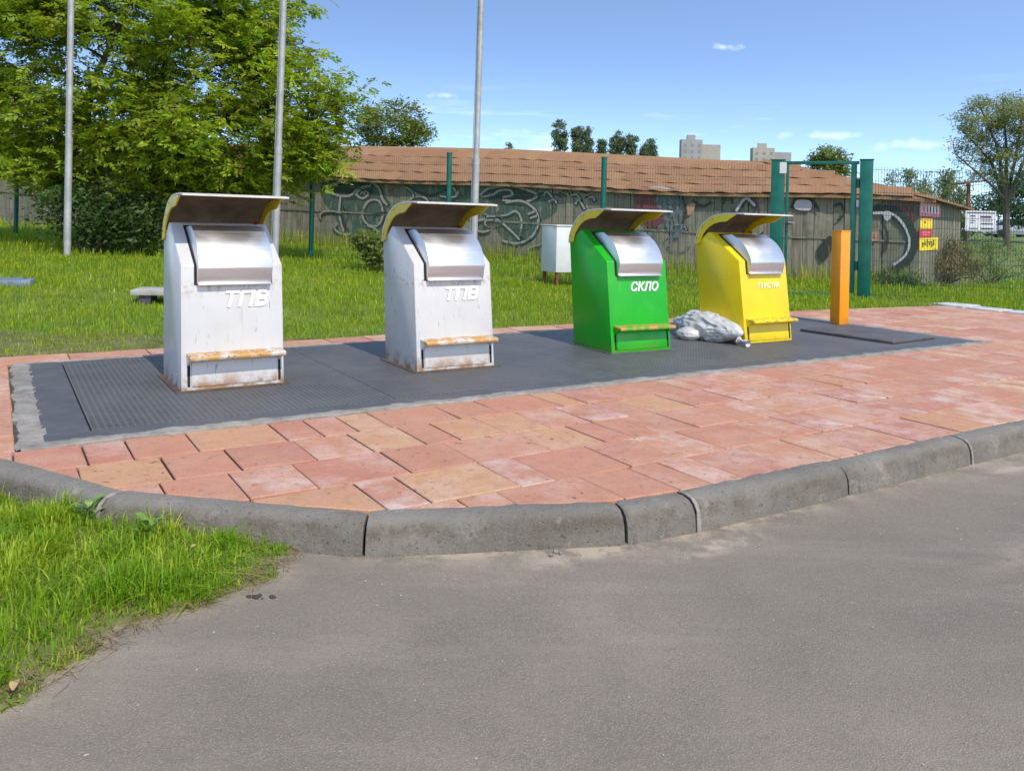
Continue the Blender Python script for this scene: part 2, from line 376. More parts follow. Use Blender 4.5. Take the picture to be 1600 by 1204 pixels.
def pedalmat(name, c, amount):
    m = NT(name); g = m.coord(shift=True); col = m.mix(m.noise(g, 9, 5, .7, .5 - amount * .25, .62 - amount * .2), c, (.52, .27, .07))
    col = m.mix(m.noise(g, 30, 4, .7, .56, .64), col, (.22, .10, .03)); m.bump(m.noise(g, 60, 3), .3, .003); return m.done(col, .6, 0, .4)
M['pedal_rust'] = pedalmat('pedal_rust', (.60, .57, .50), .45)
M['pedal_green'] = pedalmat('pedal_green', (.05, .36, .02), .45)
M['pedal_yellow'] = pedalmat('pedal_yellow', (.84, .60, .01), .1)
M['hood_skin'] = plain('hood_skin', (.66, .62, .55), .45, var=.14, scale=9)
M['hood_lining'] = plain('hood_lining', (.185, .13, .08), .7, var=.35, scale=6)
M['lock_red'] = plain('lock_red', (.22, .015, .025), .4)
M['orange_post'] = binpaint('orange_post', (.86, .31, .004), .45, .12)
def bagmat():
    m = NT('plastic_bag'); g = m.coord(); c = m.mix(m.noise(g, 4, 5, .6, .3, .7), (.40, .38, .36), (.62, .60, .58)); c = m.mix(m.noise(g, 9, 4, .6, .6, .72), c, (.33, .28, .24))
    m.bump(m.noise(g, 14, 3, .55), .35, .02); m.done(c, .35, 0, .5)
    m.b.inputs['Subsurface Weight'].default_value = .15; m.b.inputs['Subsurface Radius'].default_value = (.02, .02, .02); return m.mat
M['bag'] = bagmat()
def plankmat(name, dark, light, green):
    m = NT(name); g = m.coord((14, 14, .8), shift=True); r = m.rand()
    c = m.mix(m.noise(g, 1, 6, .65, .3, .7), dark, light); c = m.mix(m.math('MULTIPLY', m.rng(r, .2, .9), .7), c, m.mix(m.noise(g, .6, 3), dark, green))
    w = m.coord(kind='Object', scale=(1, 1, 1), shift=True); c = m.mix(m.math('MULTIPLY', m.noise(w, 2.2, 5, .6, .5, .72), .6), c, (.07, .06, .047))
    c = m.mix(m.math('MULTIPLY', m.noise(w, 3.1, 5, .7, .6, .75), .5), c, (.30, .29, .25))
    m.bump(m.noise(g, 2, 5, .7), .6, .008); return m.done(c, .9, 0, .2)
M['plank'] = plankmat('plank', (.125, .115, .085), (.32, .285, .21), (.16, .185, .125))
M['plank_maroon'] = plankmat('plank_maroon', (.08, .035, .035), (.15, .065, .06), (.12, .07, .06))
def shinglemat():
    m = NT('shingle'); g = m.coord(shift=True); r = m.rand()
    c = m.ramp(r, [(0, (.26, .13, .058)), (.35, (.295, .155, .068)), (.7, (.275, .145, .066)), (1, (.315, .175, .08))])
    c = m.mix(m.math('MULTIPLY', m.noise(g, 4, 5, .6, .45, .7), .5), c, (.21, .115, .075))
    wv = m.n('ShaderNodeTexWave'); wv.inputs['Scale'].default_value = 3.0; wv.inputs['Distortion'].default_value = .6; m.l(g, wv.inputs['Vector'])
    m.bump(m.math('ADD', wv.outputs['Fac'], m.noise(g, 30, 3)), .3, .01); return m.done(c, .85, 0, .25)
M['shingle'] = shinglemat()
def paintmat(name, c, cover):
    m = NT(name); g = m.coord(); m.done(m.mix(m.noise(g, 6, 4), tuple(q * .75 for q in c), c), .85, 0, .2)
    m.l(m.rng(m.noise(m.coord((8, 8, 2.2)), 1.5, 5, .7), cover - .08, cover + .02), m.b.inputs['Alpha']); return m.mat
M['spray_pale'] = paintmat('spray_pale', (.33, .33, .29), .40)
M['spray_dark'] = paintmat('spray_dark', (.045, .055, .045), .42)
M['spray_green'] = paintmat('spray_green', (.075, .13, .10), .50)
M['spray_maroon'] = paintmat('spray_maroon', (.17, .06, .06), .47)
M['spray_peach'] = paintmat('spray_peach', (.50, .26, .17), .36)
M['spray_white'] = paintmat('spray_white', (.48, .46, .48), .36)
M['spray_blue'] = paintmat('spray_blue', (.14, .18, .19), .53)

# ------------------------------------------------------------------ ground, road
def grid(name, xs, ys, zf, mat, frame=None, attr=None):
    X, Y = np.meshgrid(xs, ys, indexing='ij'); x, y = X.ravel(), Y.ravel()
    if frame: wx, wy = DO.x + E1.x * x + E2.x * y, DO.y + E1.y * x + E2.y * y
    else: wx, wy = x, y
    z = zf(wx, wy); nx, ny = len(xs), len(ys)
    me = bpy.data.meshes.new(name); i = np.arange(nx * ny).reshape(nx, ny)
    F = np.stack([i[:-1, :-1], i[1:, :-1], i[1:, 1:], i[:-1, 1:]], -1).reshape(-1, 4)
    me.from_pydata(np.stack([wx, wy, z], 1).tolist(), [], F.tolist()); me.materials.append(mat)
    if attr is not None:
        a = me.attributes.new('dust', 'FLOAT', 'POINT'); a.data.foreach_set('value', attr(wx, wy).astype(np.float32))
    me.polygons.foreach_set('use_smooth', [True] * len(me.polygons))
    return tag(link(name, me), kind='structure')
def st_of(x, y): return (x - DO.x) * E1.x + (y - DO.y) * E1.y, (x - DO.x) * E2.x + (y - DO.y) * E2.y
KERB = [(-.98, 2.95), (-.96, 1.55), (-.62, .55), (-.19, -.20), (.245, -.96), (1.08, -1.69), (2.05, -2.07), (2.4, -2.11), (3.42, -2.13), (4.55, -2.13), (5.6, -2.13), (6.65, -2.13), (7.7, -2.13), (8.75, -2.13), (9.8, -2.13), (10.85, -2.13), (11.9, -2.13), (12.6, -2.13)]
OUTER = [(-.98, 2.92), (-.96, 1.55), (-.62, .55), (-.19, -.20), (.245, -.96), (1.08, -1.69), (2.05, -2.07), (2.4, -2.11), (3.42, -2.13), (12.6, -2.13), (12.6, 2.62), (9.6, 2.92)]
def seg_dist(x, y, pts):
    d = np.full(x.shape, 1e9)
    for a, b in zip(pts[:-1], pts[1:]):
        a = np.array(L(*a)); b = np.array(L(*b)); ab = b - a
        t = np.clip(((x - a[0]) * ab[0] + (y - a[1]) * ab[1]) / (ab @ ab), 0, 1)
        d = np.minimum(d, np.hypot(x - a[0] - t * ab[0], y - a[1] - t * ab[1]))
    return d
def vnoise(x, y, f, o=0): return np.array([mnoise.noise((a * f + o, b * f, .3)) for a, b in zip(x, y)])
def ticks(*parts):
    r = []
    for a, b, n in parts: r += list(np.linspace(a, b, n, endpoint=False))
    return np.array(r + [parts[-1][1]])
def inside_outer(s, t, m=0.):
    ok = np.ones(s.shape, bool); n = len(OUTER)
    for i in range(n):
        a, b = OUTER[i], OUTER[(i + 1) % n]; ex, ey = b[0] - a[0], b[1] - a[1]; l = math.hypot(ex, ey)
        ok &= (ex * (t - a[1]) - ey * (s - a[0])) / l > m
    return ok
def ground_z(x, y):
    s, t = st_of(x, y); z = gz(x, y) + .02 * np.sin(x * 1.7 + 2 * np.sin(y * .9)) * sstep(3.2, 5, np.maximum(t, s - 9.5))
    low = inside_outer(s, t, .15) | (t < -2.0) | ((s < .5) & (t < 2.45))
    return np.where(low, -.45, z)
grid('ground', ticks((-900, -60, 14), (-60, -22, 19), (-22, 22, 200), (22, 60, 19), (60, 900, 15)),
     ticks((-40, 4, 22), (4, 27, 110), (27, 60, 26), (60, 200, 20), (200, 1600, 14)), ground_z, M['soil'])
EDGE = [(-4.0, -.5), (-2.2, 1.0), (-1.62, 1.75), (-1.35, 2.21), (-1.19, 2.62), (-.93, 2.93), (-.82, 3.26), (-.74, 3.5)]      # ragged edge of the verge against the asphalt
ey = np.array([p[1] for p in EDGE]); ex = np.array([p[0] for p in EDGE])
def verge_d(x, y): return np.interp(y, ey, ex) - x + .035 * np.sin(y * 9) + .03 * np.sin(y * 23 + 1)
def verge_z(x, y):
    s, t = st_of(x, y); d = verge_d(x, y)
    b = -.125 + .10 * sstep(-.3, 2.9, t) + .012 * np.sin(x * 7) * np.sin(y * 6)
    z = np.where(d > 0, b + .02 * sstep(0, .3, d), -.2 + (.065 * sstep(-.05, 0, d)))
    return np.where(inside_outer(s, t, -.03), -.3, z)
grid('verge', ticks((-9, -3.5, 24), (-3.5, -.5, 90)), ticks((-.4, 1.6, 14), (1.6, 4.2, 76), (4.2, 8, 32)), verge_z, plain('verge_soil', (.13, .125, .045), .95, var=.4, scale=6, bump=.6, bscale=40))
def dust(x, y):
    d = seg_dist(x, y, KERB[3:]) - .14
    s, t = st_of(x, y)
    k = np.interp(s, [.8, 1.3, 2.0, 2.6, 3.5, 5, 9], [0, .9, .9, .8, .45, .6, .5])
    e = np.exp(-np.maximum(-verge_d(x, y) * 1.0, 0) / .10) * .55
    pat = sum(a_ * np.exp(-(((x - q[0]) * .845 + (y - q[1]) * .534) / w1) ** 2 - (((y - q[1]) * .845 - (x - q[0]) * .534) / w2) ** 2) for q, w1, w2, a_ in ((L(2.35, -2.40), .22, .05, 1.0), (L(4.7, -2.42), .3, .05, .8), (L(1.75, -2.2), .2, .05, .9), (L(3.6, -3.1), .5, .08, .45)))
    return np.exp(-np.maximum(d, 0) / .085) * k * 1.2 + e + pat
grid('road', ticks((-30, -2, 28), (-2, 7, 190), (7, 40, 40)), ticks((-25, -4.4, 24), (-4.4, -1.5, 90), (-1.5, 1.4, 30)), lambda x, y: np.full(x.shape, -.14) + .004 * np.sin(x * 1.3) * np.cos(y * 1.1) - .0, M['asphalt'], frame=True, attr=dust)

# ------------------------------------------------------------------ pavement with kerb stones and paving stones
pav = tag(MB().slab([L(*p) for p in OUTER], -.30, -.022).build('pavement', plain('joint_sand', (.095, .07, .052), .95, var=.4, scale=14, bump=.5)), kind='structure')
def clip(poly, region):
    n = len(region)
    for i in range(n):
        a, b = region[i], region[(i + 1) % n]; ex, ey_ = b[0] - a[0], b[1] - a[1]
        f = lambda p: ex * (p[1] - a[1]) - ey_ * (p[0] - a[0])
        o = []
        for j in range(len(poly)):
            p, q = poly[j], poly[(j + 1) % len(poly)]; fp, fq = f(p), f(q)
            if fp >= 0: o.append(p)
            if (fp >= 0) != (fq >= 0): k = fp / (fp - fq); o.append((p[0] + k * (q[0] - p[0]), p[1] + k * (q[1] - p[1])))
        poly = o
        if len(poly) < 3: return []
    return poly
def inset(poly, d):
    n = len(poly); r = []
    for i in range(n):
        p0, p1, p2 = (Vector(poly[i - 1]), Vector(poly[i]), Vector(poly[(i + 1) % n]))
        a = (p1 - p0).normalized(); b = (p2 - p1).normalized(); na = Vector((-a.y, a.x)); nb = Vector((-b.y, b.x))
        k = (na + nb); k = k / max(.5, k.length_squared / 2)
        q = p1 + k * d; r.append((q.x, q.y))
    return r
def area(p): return abs(sum(p[i][0] * p[(i + 1) % len(p)][1] - p[(i + 1) % len(p)][0] * p[i][1] for i in range(len(p)))) / 2
def dedupe(p):
    r = []
    for q in p:
        if not r or math.dist(q, r[-1]) > .012: r.append(q)
    if len(r) > 1 and math.dist(r[0], r[-1]) < .012: r.pop()
    return r
tiles = []
ki = [0]
def fill(s0, s1, t0, t1, row=.305, align='t', ws=(.20, .30, .30, .40, .47)):
    t = t0
    while t < t1 - .04:
        h = min(row * random.choice((1, 1, 1, 1.0)), t1 - t)
        if t1 - t - h < .06: h = t1 - t
        s = s0 - random.random() * .3 if s0 > -.9 and s1 - s0 > 1 else s0
        while s < s1 - .03:
            w = random.choice(ws)
            e = min(s + w, s1)
            if s1 - e < .07: e = s1
            a = max(s, s0)
            p = dedupe(clip([(a, t), (e, t), (e, t + h), (a, t + h)], OUTER)) if e - a > .03 else []
            if len(p) >= 3 and area(p) > .0012: tiles.append(p)
            s = e
        t += h
RIM_F, RIM_L, DS, DT = .10, .125, 8.85, 2.5
fill(-1.0, 12.6, -2.13, -RIM_F - .005, row=(2.13 - RIM_F - .005) / 5, ws=(.2, .3, .3, .36, .45))
fill(DS + .13, 12.6, -RIM_F, 2.92, row=.4, ws=(.2, .3, .3, .36, .45))
fill(-1.0, DS + .13, DT + .07, 2.92, row=.4, ws=(.4, .5, .6))
fill(-1.0, -RIM_L, -RIM_F, DT + .07, row=.33, ws=(.45, .9))
def visible(p):
    c = Vector((sum(q[0] for q in p) / len(p), sum(q[1] for q in p) / len(p))); x, y = L(*c); return abs(x) < .66 * y + .25, y
def tilemesh(p, mb):
    c = (sum(q[0] for q in p) / len(p), sum(q[1] for q in p) / len(p))
    dz = random.gauss(0, .0014); tx, ty = random.gauss(0, .006), random.gauss(0, .006)
    j = [(q[0] + random.gauss(0, .0018), q[1] + random.gauss(0, .0018)) for q in p]
    if random.random() < .3 and len(j) == 4:
        i = random.randrange(4); e0, e1, e2 = Vector(j[i - 1]), Vector(j[i]), Vector(j[(i + 1) % 4]); k = random.uniform(.012, .028)
        j[i:i + 1] = [tuple(e1 + (e0 - e1).normalized() * k), tuple(e1 + (e2 - e1).normalized() * k * random.uniform(.5, 1.2))]; p = j
    a = inset(j, .004); b = inset(j, .0085); n = len(p); V = []
    for ring, z in ((a, -.045), (a, -.004), (b, 0)):
        for q in ring:
            x, y = L(*q); V.append((x, y, z + dz + tx * (q[0] - c[0]) + ty * (q[1] - c[1])))
    F = [tuple(range(2 * n, 3 * n))]
    for r in range(2):
        for i in range(n): F.append((r * n + i, r * n + (i + 1) % n, (r + 1) * n + (i + 1) % n, (r + 1) * n + i))
    mb.add(V, F)
    return L(*c)
vis = [p for p in tiles if visible(p)[0]]; vis.sort(key=lambda p: visible(p)[1]); rest = [p for p in tiles if not visible(p)[0]] + vis[298:]
for p in vis[:298]:
    mb = MB(); c = tilemesh(p, mb); mb.v = [(v[0] - c[0], v[1] - c[1], v[2]) for v in mb.v]
    o = mb.build('paving_stone', M['paving'], pav); o.location = (c[0], c[1], 0)
mb = MB()
for p in rest: tilemesh(p, mb)
tag(mb.build('paving_stones', M['paving'], pav), 'far concrete paving stones past the end of the deck', kind='stuff')
# kerb
KP = [(0, -.002), (.045, .001), (.085, -.007), (.112, -.026), (.127, -.055), (.134, -.10), (.138, -.17), (.138, -.26), (0, -.26)]
def knormal(i):
    a = Vector(KERB[max(i - 1, 0)]); b = Vector(KERB[i]); c = Vector(KERB[min(i + 1, len(KERB) - 1)])
    d1 = (b - a).normalized() if i else (c - b).normalized(); d2 = (c - b).normalized() if i < len(KERB) - 1 else d1
    n = Vector((d1.y, -d1.x)) + Vector((d2.y, -d2.x)); return n / (n.length_squared / 2)
for i in range(len(KERB) - 1):
    A, B = Vector(KERB[i]), Vector(KERB[i + 1]); nA, nB = knormal(i), knormal(i + 1); K = 26; V = []; Fc = []; n = len(KP)
    g = .006 if i not in (6,) else .009; ln = (B - A).length
    bul = .05 if i in (4, 5) else 0; dz0, dz1 = random.gauss(0, .003), random.gauss(0, .003)
    cen = Vector(L(*((A + B) / 2)))
    for k in range(K + 1):
        f = (g + (ln - 2 * g) * k / K) / ln; P = A.lerp(B, f); nn = nA.lerp(nB, f); edge = .008 if k in (0, K) else 0
        for (o_, z) in KP:
            oo = o_ - (edge if o_ > 0 else 0); q = P + nn * (oo if o_ else 0.0)
            x, y = L(q.x, q.y); w = .0045 * mnoise.noise((x * 14, y * 14, z * 14)) + .004 * mnoise.noise((x * 2.5, y * 2.5, 5 + i)) - .012 * max(0, mnoise.noise((x * 7, y * 7, 3 + z * 9)) - .35)
            V.append((x - cen.x, y - cen.y + w, z + w + dz0 + (dz1 - dz0) * f - (edge * .8 if z > -.1 else 0)))
    for k in range(K):
        for q in range(n): Fc.append((k * n + q, k * n + (q + 1) % n, (k + 1) * n + (q + 1) % n, (k + 1) * n + q))
    Fc += [tuple(range(n))[::-1], tuple(range(K * n, K * n + n))]
    o = MB().add(V, Fc).build('kerb_stone', M['kerb'], pav, smooth=True); o.location = (cen.x, cen.y, 0)
for i in (4, 7, 9):
    P = Vector(KERB[i]); nn = knormal(i); d = Vector((-nn.y, nn.x)).normalized(); V = []; n = 0
    for (o_, z) in KP[:7]:
        q0 = P + nn * (o_ + .0015)
        for sd in (-1, 1):
            wv = .007 + .014 * abs(mnoise.noise((o_ * 30, z * 40, i * 3.1 + sd))); q = q0 + d * sd * wv; x, y = L(q.x, q.y); V.append((x, y, z + .0012)); n += 1
    me = MB().add(V, [(k, k + 1, k + 3, k + 2) for k in range(0, n - 2, 2)]).mesh('joint_mortar', M['rim']); o = link('joint_mortar', me, pav); md = o.modifiers.new('thick', 'SOLIDIFY'); md.thickness = .006; md.offset = -1
# ragged concrete bedding round the deck
def rim(a, b, w, seed):
    A, B = Vector(a), Vector(b); d = (B - A); ln = d.length; d /= ln; nrm = Vector((d.y, -d.x)); n = int(ln / .04); V = []; Fc = []
    for k in range(n + 1):
        p = A + d * ln * k / n
        o1 = w * (1 + .30 * mnoise.noise((k * .13, seed, 0)) + .26 * mnoise.noise((k * .57, seed, 3)))
        for (o_, z) in ((-.02, -.03), (-.02, .002), (w * .3, .007), (o1 * .85, .005), (o1, -.003), (o1 + .004, -.03)):
            q = p + nrm * o_; x, y = L(q.x, q.y); V.append((x, y, z + ((.007 * mnoise.noise((x * 11, y * 11, seed)) + .005 * mnoise.noise((x * 37, y * 37, seed))) if z > -.02 else 0)))
    for k in range(n):
        for q in range(5): Fc.append((k * 6 + q, k * 6 + q + 1, k * 6 + q + 7, k * 6 + q + 6))
    MB().add(V, Fc).build('concrete_rim', M['rim'], pav, smooth=False)
rim((-RIM_L + .02, 0), (DS + .12, 0), RIM_F - .01, 1.3); rim((0, DT), (0, -RIM_F + .02), RIM_L - .01, 4.2)
rim((DS, .01), (DS, DT), .12, 7.7); rim((DS, DT), (-RIM_L + .03, DT), .06, 9.1)
# whitish broken concrete strip closing the far end of the paving
for k in range(9):
    t0 = 2.75 - k * .55; s0 = 12.63
    poly = [(s0, t0 - .5), (s0 + .42 + random.random() * .12, t0 - .5 + random.random() * .05), (s0 + .42 + random.random() * .12, t0), (s0, t0)]
    mb = MB().slab([L(*p) for p in poly], -.12, .012 + random.random() * .02); mb.build('edging_slab', plain('edging', (.50, .49, .46), .9, var=.3, scale=9, bump=.5) if k == 0 else bpy.data.materials['edging'], pav, bevel=.012)
mb = MB()
for k in range(14):
    s0 = 12.55 - .75 * k * .9; t0 = 2.93 if s0 < 9.6 else 2.93 - .1 * (s0 - 9.6)

# ------------------------------------------------------------------ steel deck of the underground containers
deck = empty('steel_deck', (DO.x, DO.y, 0), DA, 'long dark grey tread plate deck set in the red paving under the bins', 'metal deck')
FRL, FRF = .23, .15
f = MB(); f.box((0, 0, -.02), (DS, FRF - .006, .004)); f.box((0, DT - .10 + .006, -.02), (DS, DT, .004)); f.box((0, FRF - .0059, -.02), (FRL - .006, DT - .0941, .004)); f.box((DS - .12 + .006, FRF - .0059, -.02), (DS, DT - .0941, .004))
f.build('frame', M['deck_frame'], deck, bevel=.002, seg=1)
MB().box((.02, .02, -.021), (DS - .02, DT - .02, -.012)).build('pit_lip', M['dark'], deck)
cuts = [FRL, 2.02, 3.95, 5.9, DS - .12]
for a, b in zip(cuts[:-1], cuts[1:]):
    MB().box((a + .002, FRF, -.014), (b - .002, DT - .10, .007)).build('hatch_plate', M['tread'], deck, bevel=.002, seg=1)
DZ = .007
# ------------------------------------------------------------------ waste bins
BW = .69
PROF = [(0, 0), (.115, .835), (.53, 1.115), (.565, 1.118), (.745, .985), (.63, 0)]
HC = [(.752, .985), (.742, 1.06), (.708, 1.13), (.655, 1.195), (.585, 1.25), (.50, 1.29), (.41, 1.312), (.30, 1.322), (.16, 1.325), (.045, 1.318)]
def curve_offset(c, d):
    r = []
    for i, p in enumerate(c):
        a = Vector(c[max(i - 1, 0)]); b = Vector(c[min(i + 1, len(c) - 1)]); t = (b - a).normalized(); n = Vector((t.y, -t.x)); q = Vector(p) + n * d; r.append((q.x, q.y))
    return r
def text_mesh(name, body, size, mat, shear=.25, ext=.006, width=None):
    cu = bpy.data.curves.new(name, 'FONT'); cu.body = body; cu.size = size; cu.shear = shear; cu.extrude = ext; cu.resolution_u = 2; cu.offset = size * .025; cu.align_x = 'LEFT'
    o = bpy.data.objects.new(name, cu); COL.objects.link(o); bpy.context.view_layer.update()
    me = bpy.data.meshes.new_from_object(o.evaluated_get(bpy.context.evaluated_depsgraph_get())); bpy.data.objects.remove(o)
    me.name = name; me.materials.clear(); me.materials.append(mat)
    if width:
        xs = [v.co.x for v in me.vertices]; k = width / (max(xs) - min(xs)); x0 = min(xs)
        for v in me.vertices: v.co.x = (v.co.x - x0) * k
    return me
def bin_(loc, rz, paint, arm, pedal, label, word, wsize, wx, wz, ww, wmat, lean=0):
    root = empty('waste_bin', loc, rz, label, 'bin', 'underground container bins on the deck')
    MB().prism(PROF, 0, BW).build('body', paint, root, bevel=.009, seg=2)
    MB().box((-.035, -.035, -.001), (BW + .035, .67, .008)).build('base_flange', M['flange'] if paint is M['white_paint'] else M['deck_frame'], root, bevel=.002, seg=1)
    # black plate on the closed body; paints the gap's shade behind the drum
    th = [(.115 + .135 * 0 - .021, .70), (.111, .835), (.50, 1.100), (.50, 1.085), (.16, .835), (.13, .70)]
    MB().prism(th, .085, .615).build('throat_shade', M['dark'], root)
    # stainless rotary drum
    dr = [(.47, 1.088), (.39, 1.097), (.315, 1.101), (.235, 1.062), (.165, 1.017), (.108, .962), (.070, .905), (.048, .852), (.044, .818), (.050, .790), (.068, .715), (.072, .705), (.11, .705), (.15, .85), (.46, 1.07)]
    d = MB().prism(dr, .10, .603).build('drum', M['stainless'], root, bevel=.004, seg=2, angle=16)
    MB().box((.105, .050, .699), (.598, .075, .712)).build('drum_lip', M['stainless'], d, bevel=.003)
    # hood: curved sheet on two curved arms
    o_, i_ = HC, curve_offset(HC, -.012)
    n = len(HC); V = []; Fc = []; mi = []
    h = MB()
    for x in (-.012, BW + .018):
        for p in o_: V.append((x, p[0], p[1]))
        for p in i_: V.append((x, p[0], p[1]))
    m2 = 2 * n
    for k in range(n - 1):
        h.m.append(0); Fc.append((k, k + 1, m2 + k + 1, m2 + k)); h.m.append(1); Fc.append((n + k, m2 + n + k, m2 + n + k + 1, n + k + 1))
        h.m.append(0); Fc.append((k, n + k, n + k + 1, k + 1)); h.m.append(0); Fc.append((m2 + k, m2 + k + 1, m2 + n + k + 1, m2 + n + k))
    h.m += [0, 0]; Fc += [(0, m2, m2 + n, n), (n - 1, 2 * n - 1, m2 + 2 * n - 1, m2 + n - 1)]
    h.v = V; h.f = Fc
    ho = h.build('hood', [M['hood_skin'], M['hood_lining']], root, smooth=True)
    for x in (-.0145, BW - .002):
        a = curve_offset(HC[:9], -.0152); b = curve_offset(HC[:9], -.088)
        b[-1] = (a[-1][0] + .02, a[-1][1] - .012); b[0] = (b[0][0], 1.0)
        MB().prism(a + b[::-1], x, x + .013).build('hood_arm', arm, ho, bevel=.002, seg=1)
        for q in (1, 3, 5): 
            c = curve_offset(HC[:9], -.036)[q]; MB().tube([(x - .003, c[0], c[1]), (x + .016, c[0], c[1])], .006, 8).build('rivet', M['rust'], ho)
    # lock
    MB().tube([(BW - .075, .545, 1.112), (BW - .075, .535, 1.128)], .019, 14).build('lock', M['lock_red'], root, bevel=.002)
    # foot pedal in two slots
    for x in (.04, .648):
        MB().prism([(-.002 + .137 * .03, .03), (-.002 + .137 * .235, .235), (.03 + .137 * .235, .235), (.03 + .03 * .137, .03)], x, x + .017).build('slot', M['dark'], root)
    MB().prism([(-.007 + .137 * .028, .028), (-.007 + .137 * .196, .196), (.02 + .137 * .196, .196), (.02 + .028 * .137, .028)], .066, .638).build('kick_panel', paint, root, bevel=.006, seg=2)
    pd = MB().prism([(-.085, .214), (-.088, .232), (-.080, .243), (.06, .252), (.06, .236), (-.06, .222)], .034, .672).build('pedal', pedal, root, bevel=.003)
    for x in (.036, .646): MB().prism([(-.055, .226), (.05, .24), (.045, .19), (.018, .17)], x, x + .021).build('pedal_arm', paint, pd, bevel=.002, seg=1)
    # lettering
    me = text_mesh('lettering', word, wsize, wmat, width=ww); t = link('lettering', me, root)
    t.rotation_euler = (R(90) - math.atan(.1377), 0, 0); t.location = (wx, wz * .1377 - .003, wz)
    return root
def gpt(px, py): r = raydir(px, py); t = (DZ - CZ) / r.z; return (r.x * t, r.y * t, DZ)
bin_(gpt(283, 613), R(33.0), M['white_paint'], M['yellow_trim'], M['pedal_rust'], 'rust-stained white steel bin at the rim end of the deck, hood over steel drum', 'ТПВ', .145, .29, .55, .30, M['lime_letter'])
bin_(gpt(652, 582), R(31.5), M['white_paint'], M['yellow_trim'], M['pedal_rust'], 'white steel bin standing next to the green bin, yellow hood arms', 'ТПВ', .14, .265, .545, .30, M['lime_letter'])
bin_(gpt(956, 553), R(29.0), M['green_bin'], M['yellow_trim'], M['pedal_green'], 'bright green steel bin lettered in white, with yellow hood arms', 'СКЛО', .115, .255, .56, .325, M['lime_letter'])
bin_(gpt(1165, 538), R(31.0), M['yellow_bin'], M['yellow_bin'], M['pedal_yellow'], 'bright yellow steel bin with white bags lying at its side', 'ПЛАСТИК', .075, .24, .555, .33, M['letter_cream'])

# ------------------------------------------------------------------ orange post and loose steel plate
pb = gpt(1311, 506); post = empty('bollard', (pb[0], pb[1], DZ), R(24), 'square orange steel post standing behind the loose plate on the deck', 'bollard')
MB().box((-.078, -.078, 0), (.078, .078, 1.155)).build('shaft', M['orange_post'], post, bevel=.008)
MB().box((-.081, -.081, 1.155), (.081, .081, 1.166)).build('cap', M['orange_post'], post, bevel=.003)
pl = empty('loose_plate', (*L(8.08, .84), DZ), DA + R(4), 'thick loose steel cover plate lying on the deck before the orange post', 'steel plate')
p = MB()
V = []
for k in range(9):
    for x in (-.44, .44):
        y = -.57 + k * .138; V.append((x + .01 * mnoise.noise((k, x, 0)), y, .004 + .012 * (x < 0) ))
pm = MB().box((-.44, -.56, .004), (.44, .54, .030)).build('plate', plain('plate_steel', (.115, .105, .098), .6, .3, var=.25, scale=4, bump=.2), pl, bevel=.004)
MB().box((-.43, -.562, 0), (.43, -.50, .0038)).build('edge_strip', M['dark'], pl)
MB().box((.425, -.50, 0), (.437, .50, .0038)).build('edge_strip', M['dark'], pl)
MB().box((-.437, -.50, 0), (-.425, .50, .0038)).build('edge_strip', M['dark'], pl)

# ------------------------------------------------------------------ rubbish bags
def bag(loc, rz, dims, seed, label, tilt=0):
    bm = bmesh.new(); bmesh.ops.create_icosphere(bm, subdivisions=6, radius=1)
    for v in bm.verts:
        c = v.co.copy(); q = Vector((c.x * dims[0], c.y * dims[1], c.z * dims[2]))
        n1 = mnoise.noise(q * 5 + Vector((seed, 0, 0))); n2 = 1 - abs(mnoise.noise(q * 11 + Vector((0, seed, 0)))) * 2; n3 = 1 - abs(mnoise.noise(q * 24 + Vector((0, 0, seed)))) * 2
        n4 = 1 - abs(mnoise.noise(Vector((q.x * 5, q.y * 24, q.z * 24)) + Vector((seed, 0, seed)))) * 2
        k = 1 + .22 * n1 + .10 * n2 + .025 * n3 + .12 * n4
        taper = 1 - .38 * max(0, c.x) ** 2 - .25 * max(0, -c.x) ** 3
        q = Vector((q.x * (1 + .1 * n1), q.y * k * taper, q.z * k * taper))
        q.z += tilt * c.x
        v.co = q
    zmin = sorted(v.co.z for v in bm.verts)[len(bm.verts) // 12]
    for v in bm.verts: v.co.z = max(v.co.z - zmin, 0.0)
    # tied neck
    me = bpy.data.meshes.new('rubbish_bag'); bm.to_mesh(me); bm.free(); me.materials.append(M['bag'])
    me.polygons.foreach_set('use_smooth', [True] * len(me.polygons))
    o = link('rubbish_bag', me); o.location = loc; o.rotation_euler = (0, 0, rz); kn = MB(); ends = max(v.co.x for v in me.vertices)
    P_ = [(ends - .03, 0, dims[2] * .42), (ends + .015, .004, dims[2] * .40), (ends + .045, .012, dims[2] * .34), (ends + .085, .02, dims[2] * .26)]
    kn.tube(smooth_path3(P_, 3), [.035, .028, .02, .014, .012, .014, .02, .028, .036, .042], 11, cap=False); kn.v = [(a, b + .35 * (c - dims[2] * .35) * math.sin(a * 90), c + .012 * mnoise.noise((a * 60, b * 60, c * 60))) for a, b, c in kn.v]
    kn.build('tied_neck', M['bag'], o, smooth=True)
    return tag(o, label, 'bag', 'white rubbish bags on the deck')
A_, B_ = Vector(gpt(1064, 520)), Vector(gpt(1146, 538)); c_ = (A_ + B_) / 2
bag((c_.x, c_.y, DZ), math.atan2(B_.y - A_.y, B_.x - A_.x), ((B_ - A_).length / 2 + .09, .175, .135), 3.1, 'long crumpled white rubbish bag lying along the yellow bin')
b1 = Vector(gpt(1078, 530)); bag((b1.x, b1.y, DZ), R(-25), (.15, .09, .062), 9.4, 'small grey-white rubbish bag lying by the green bin')

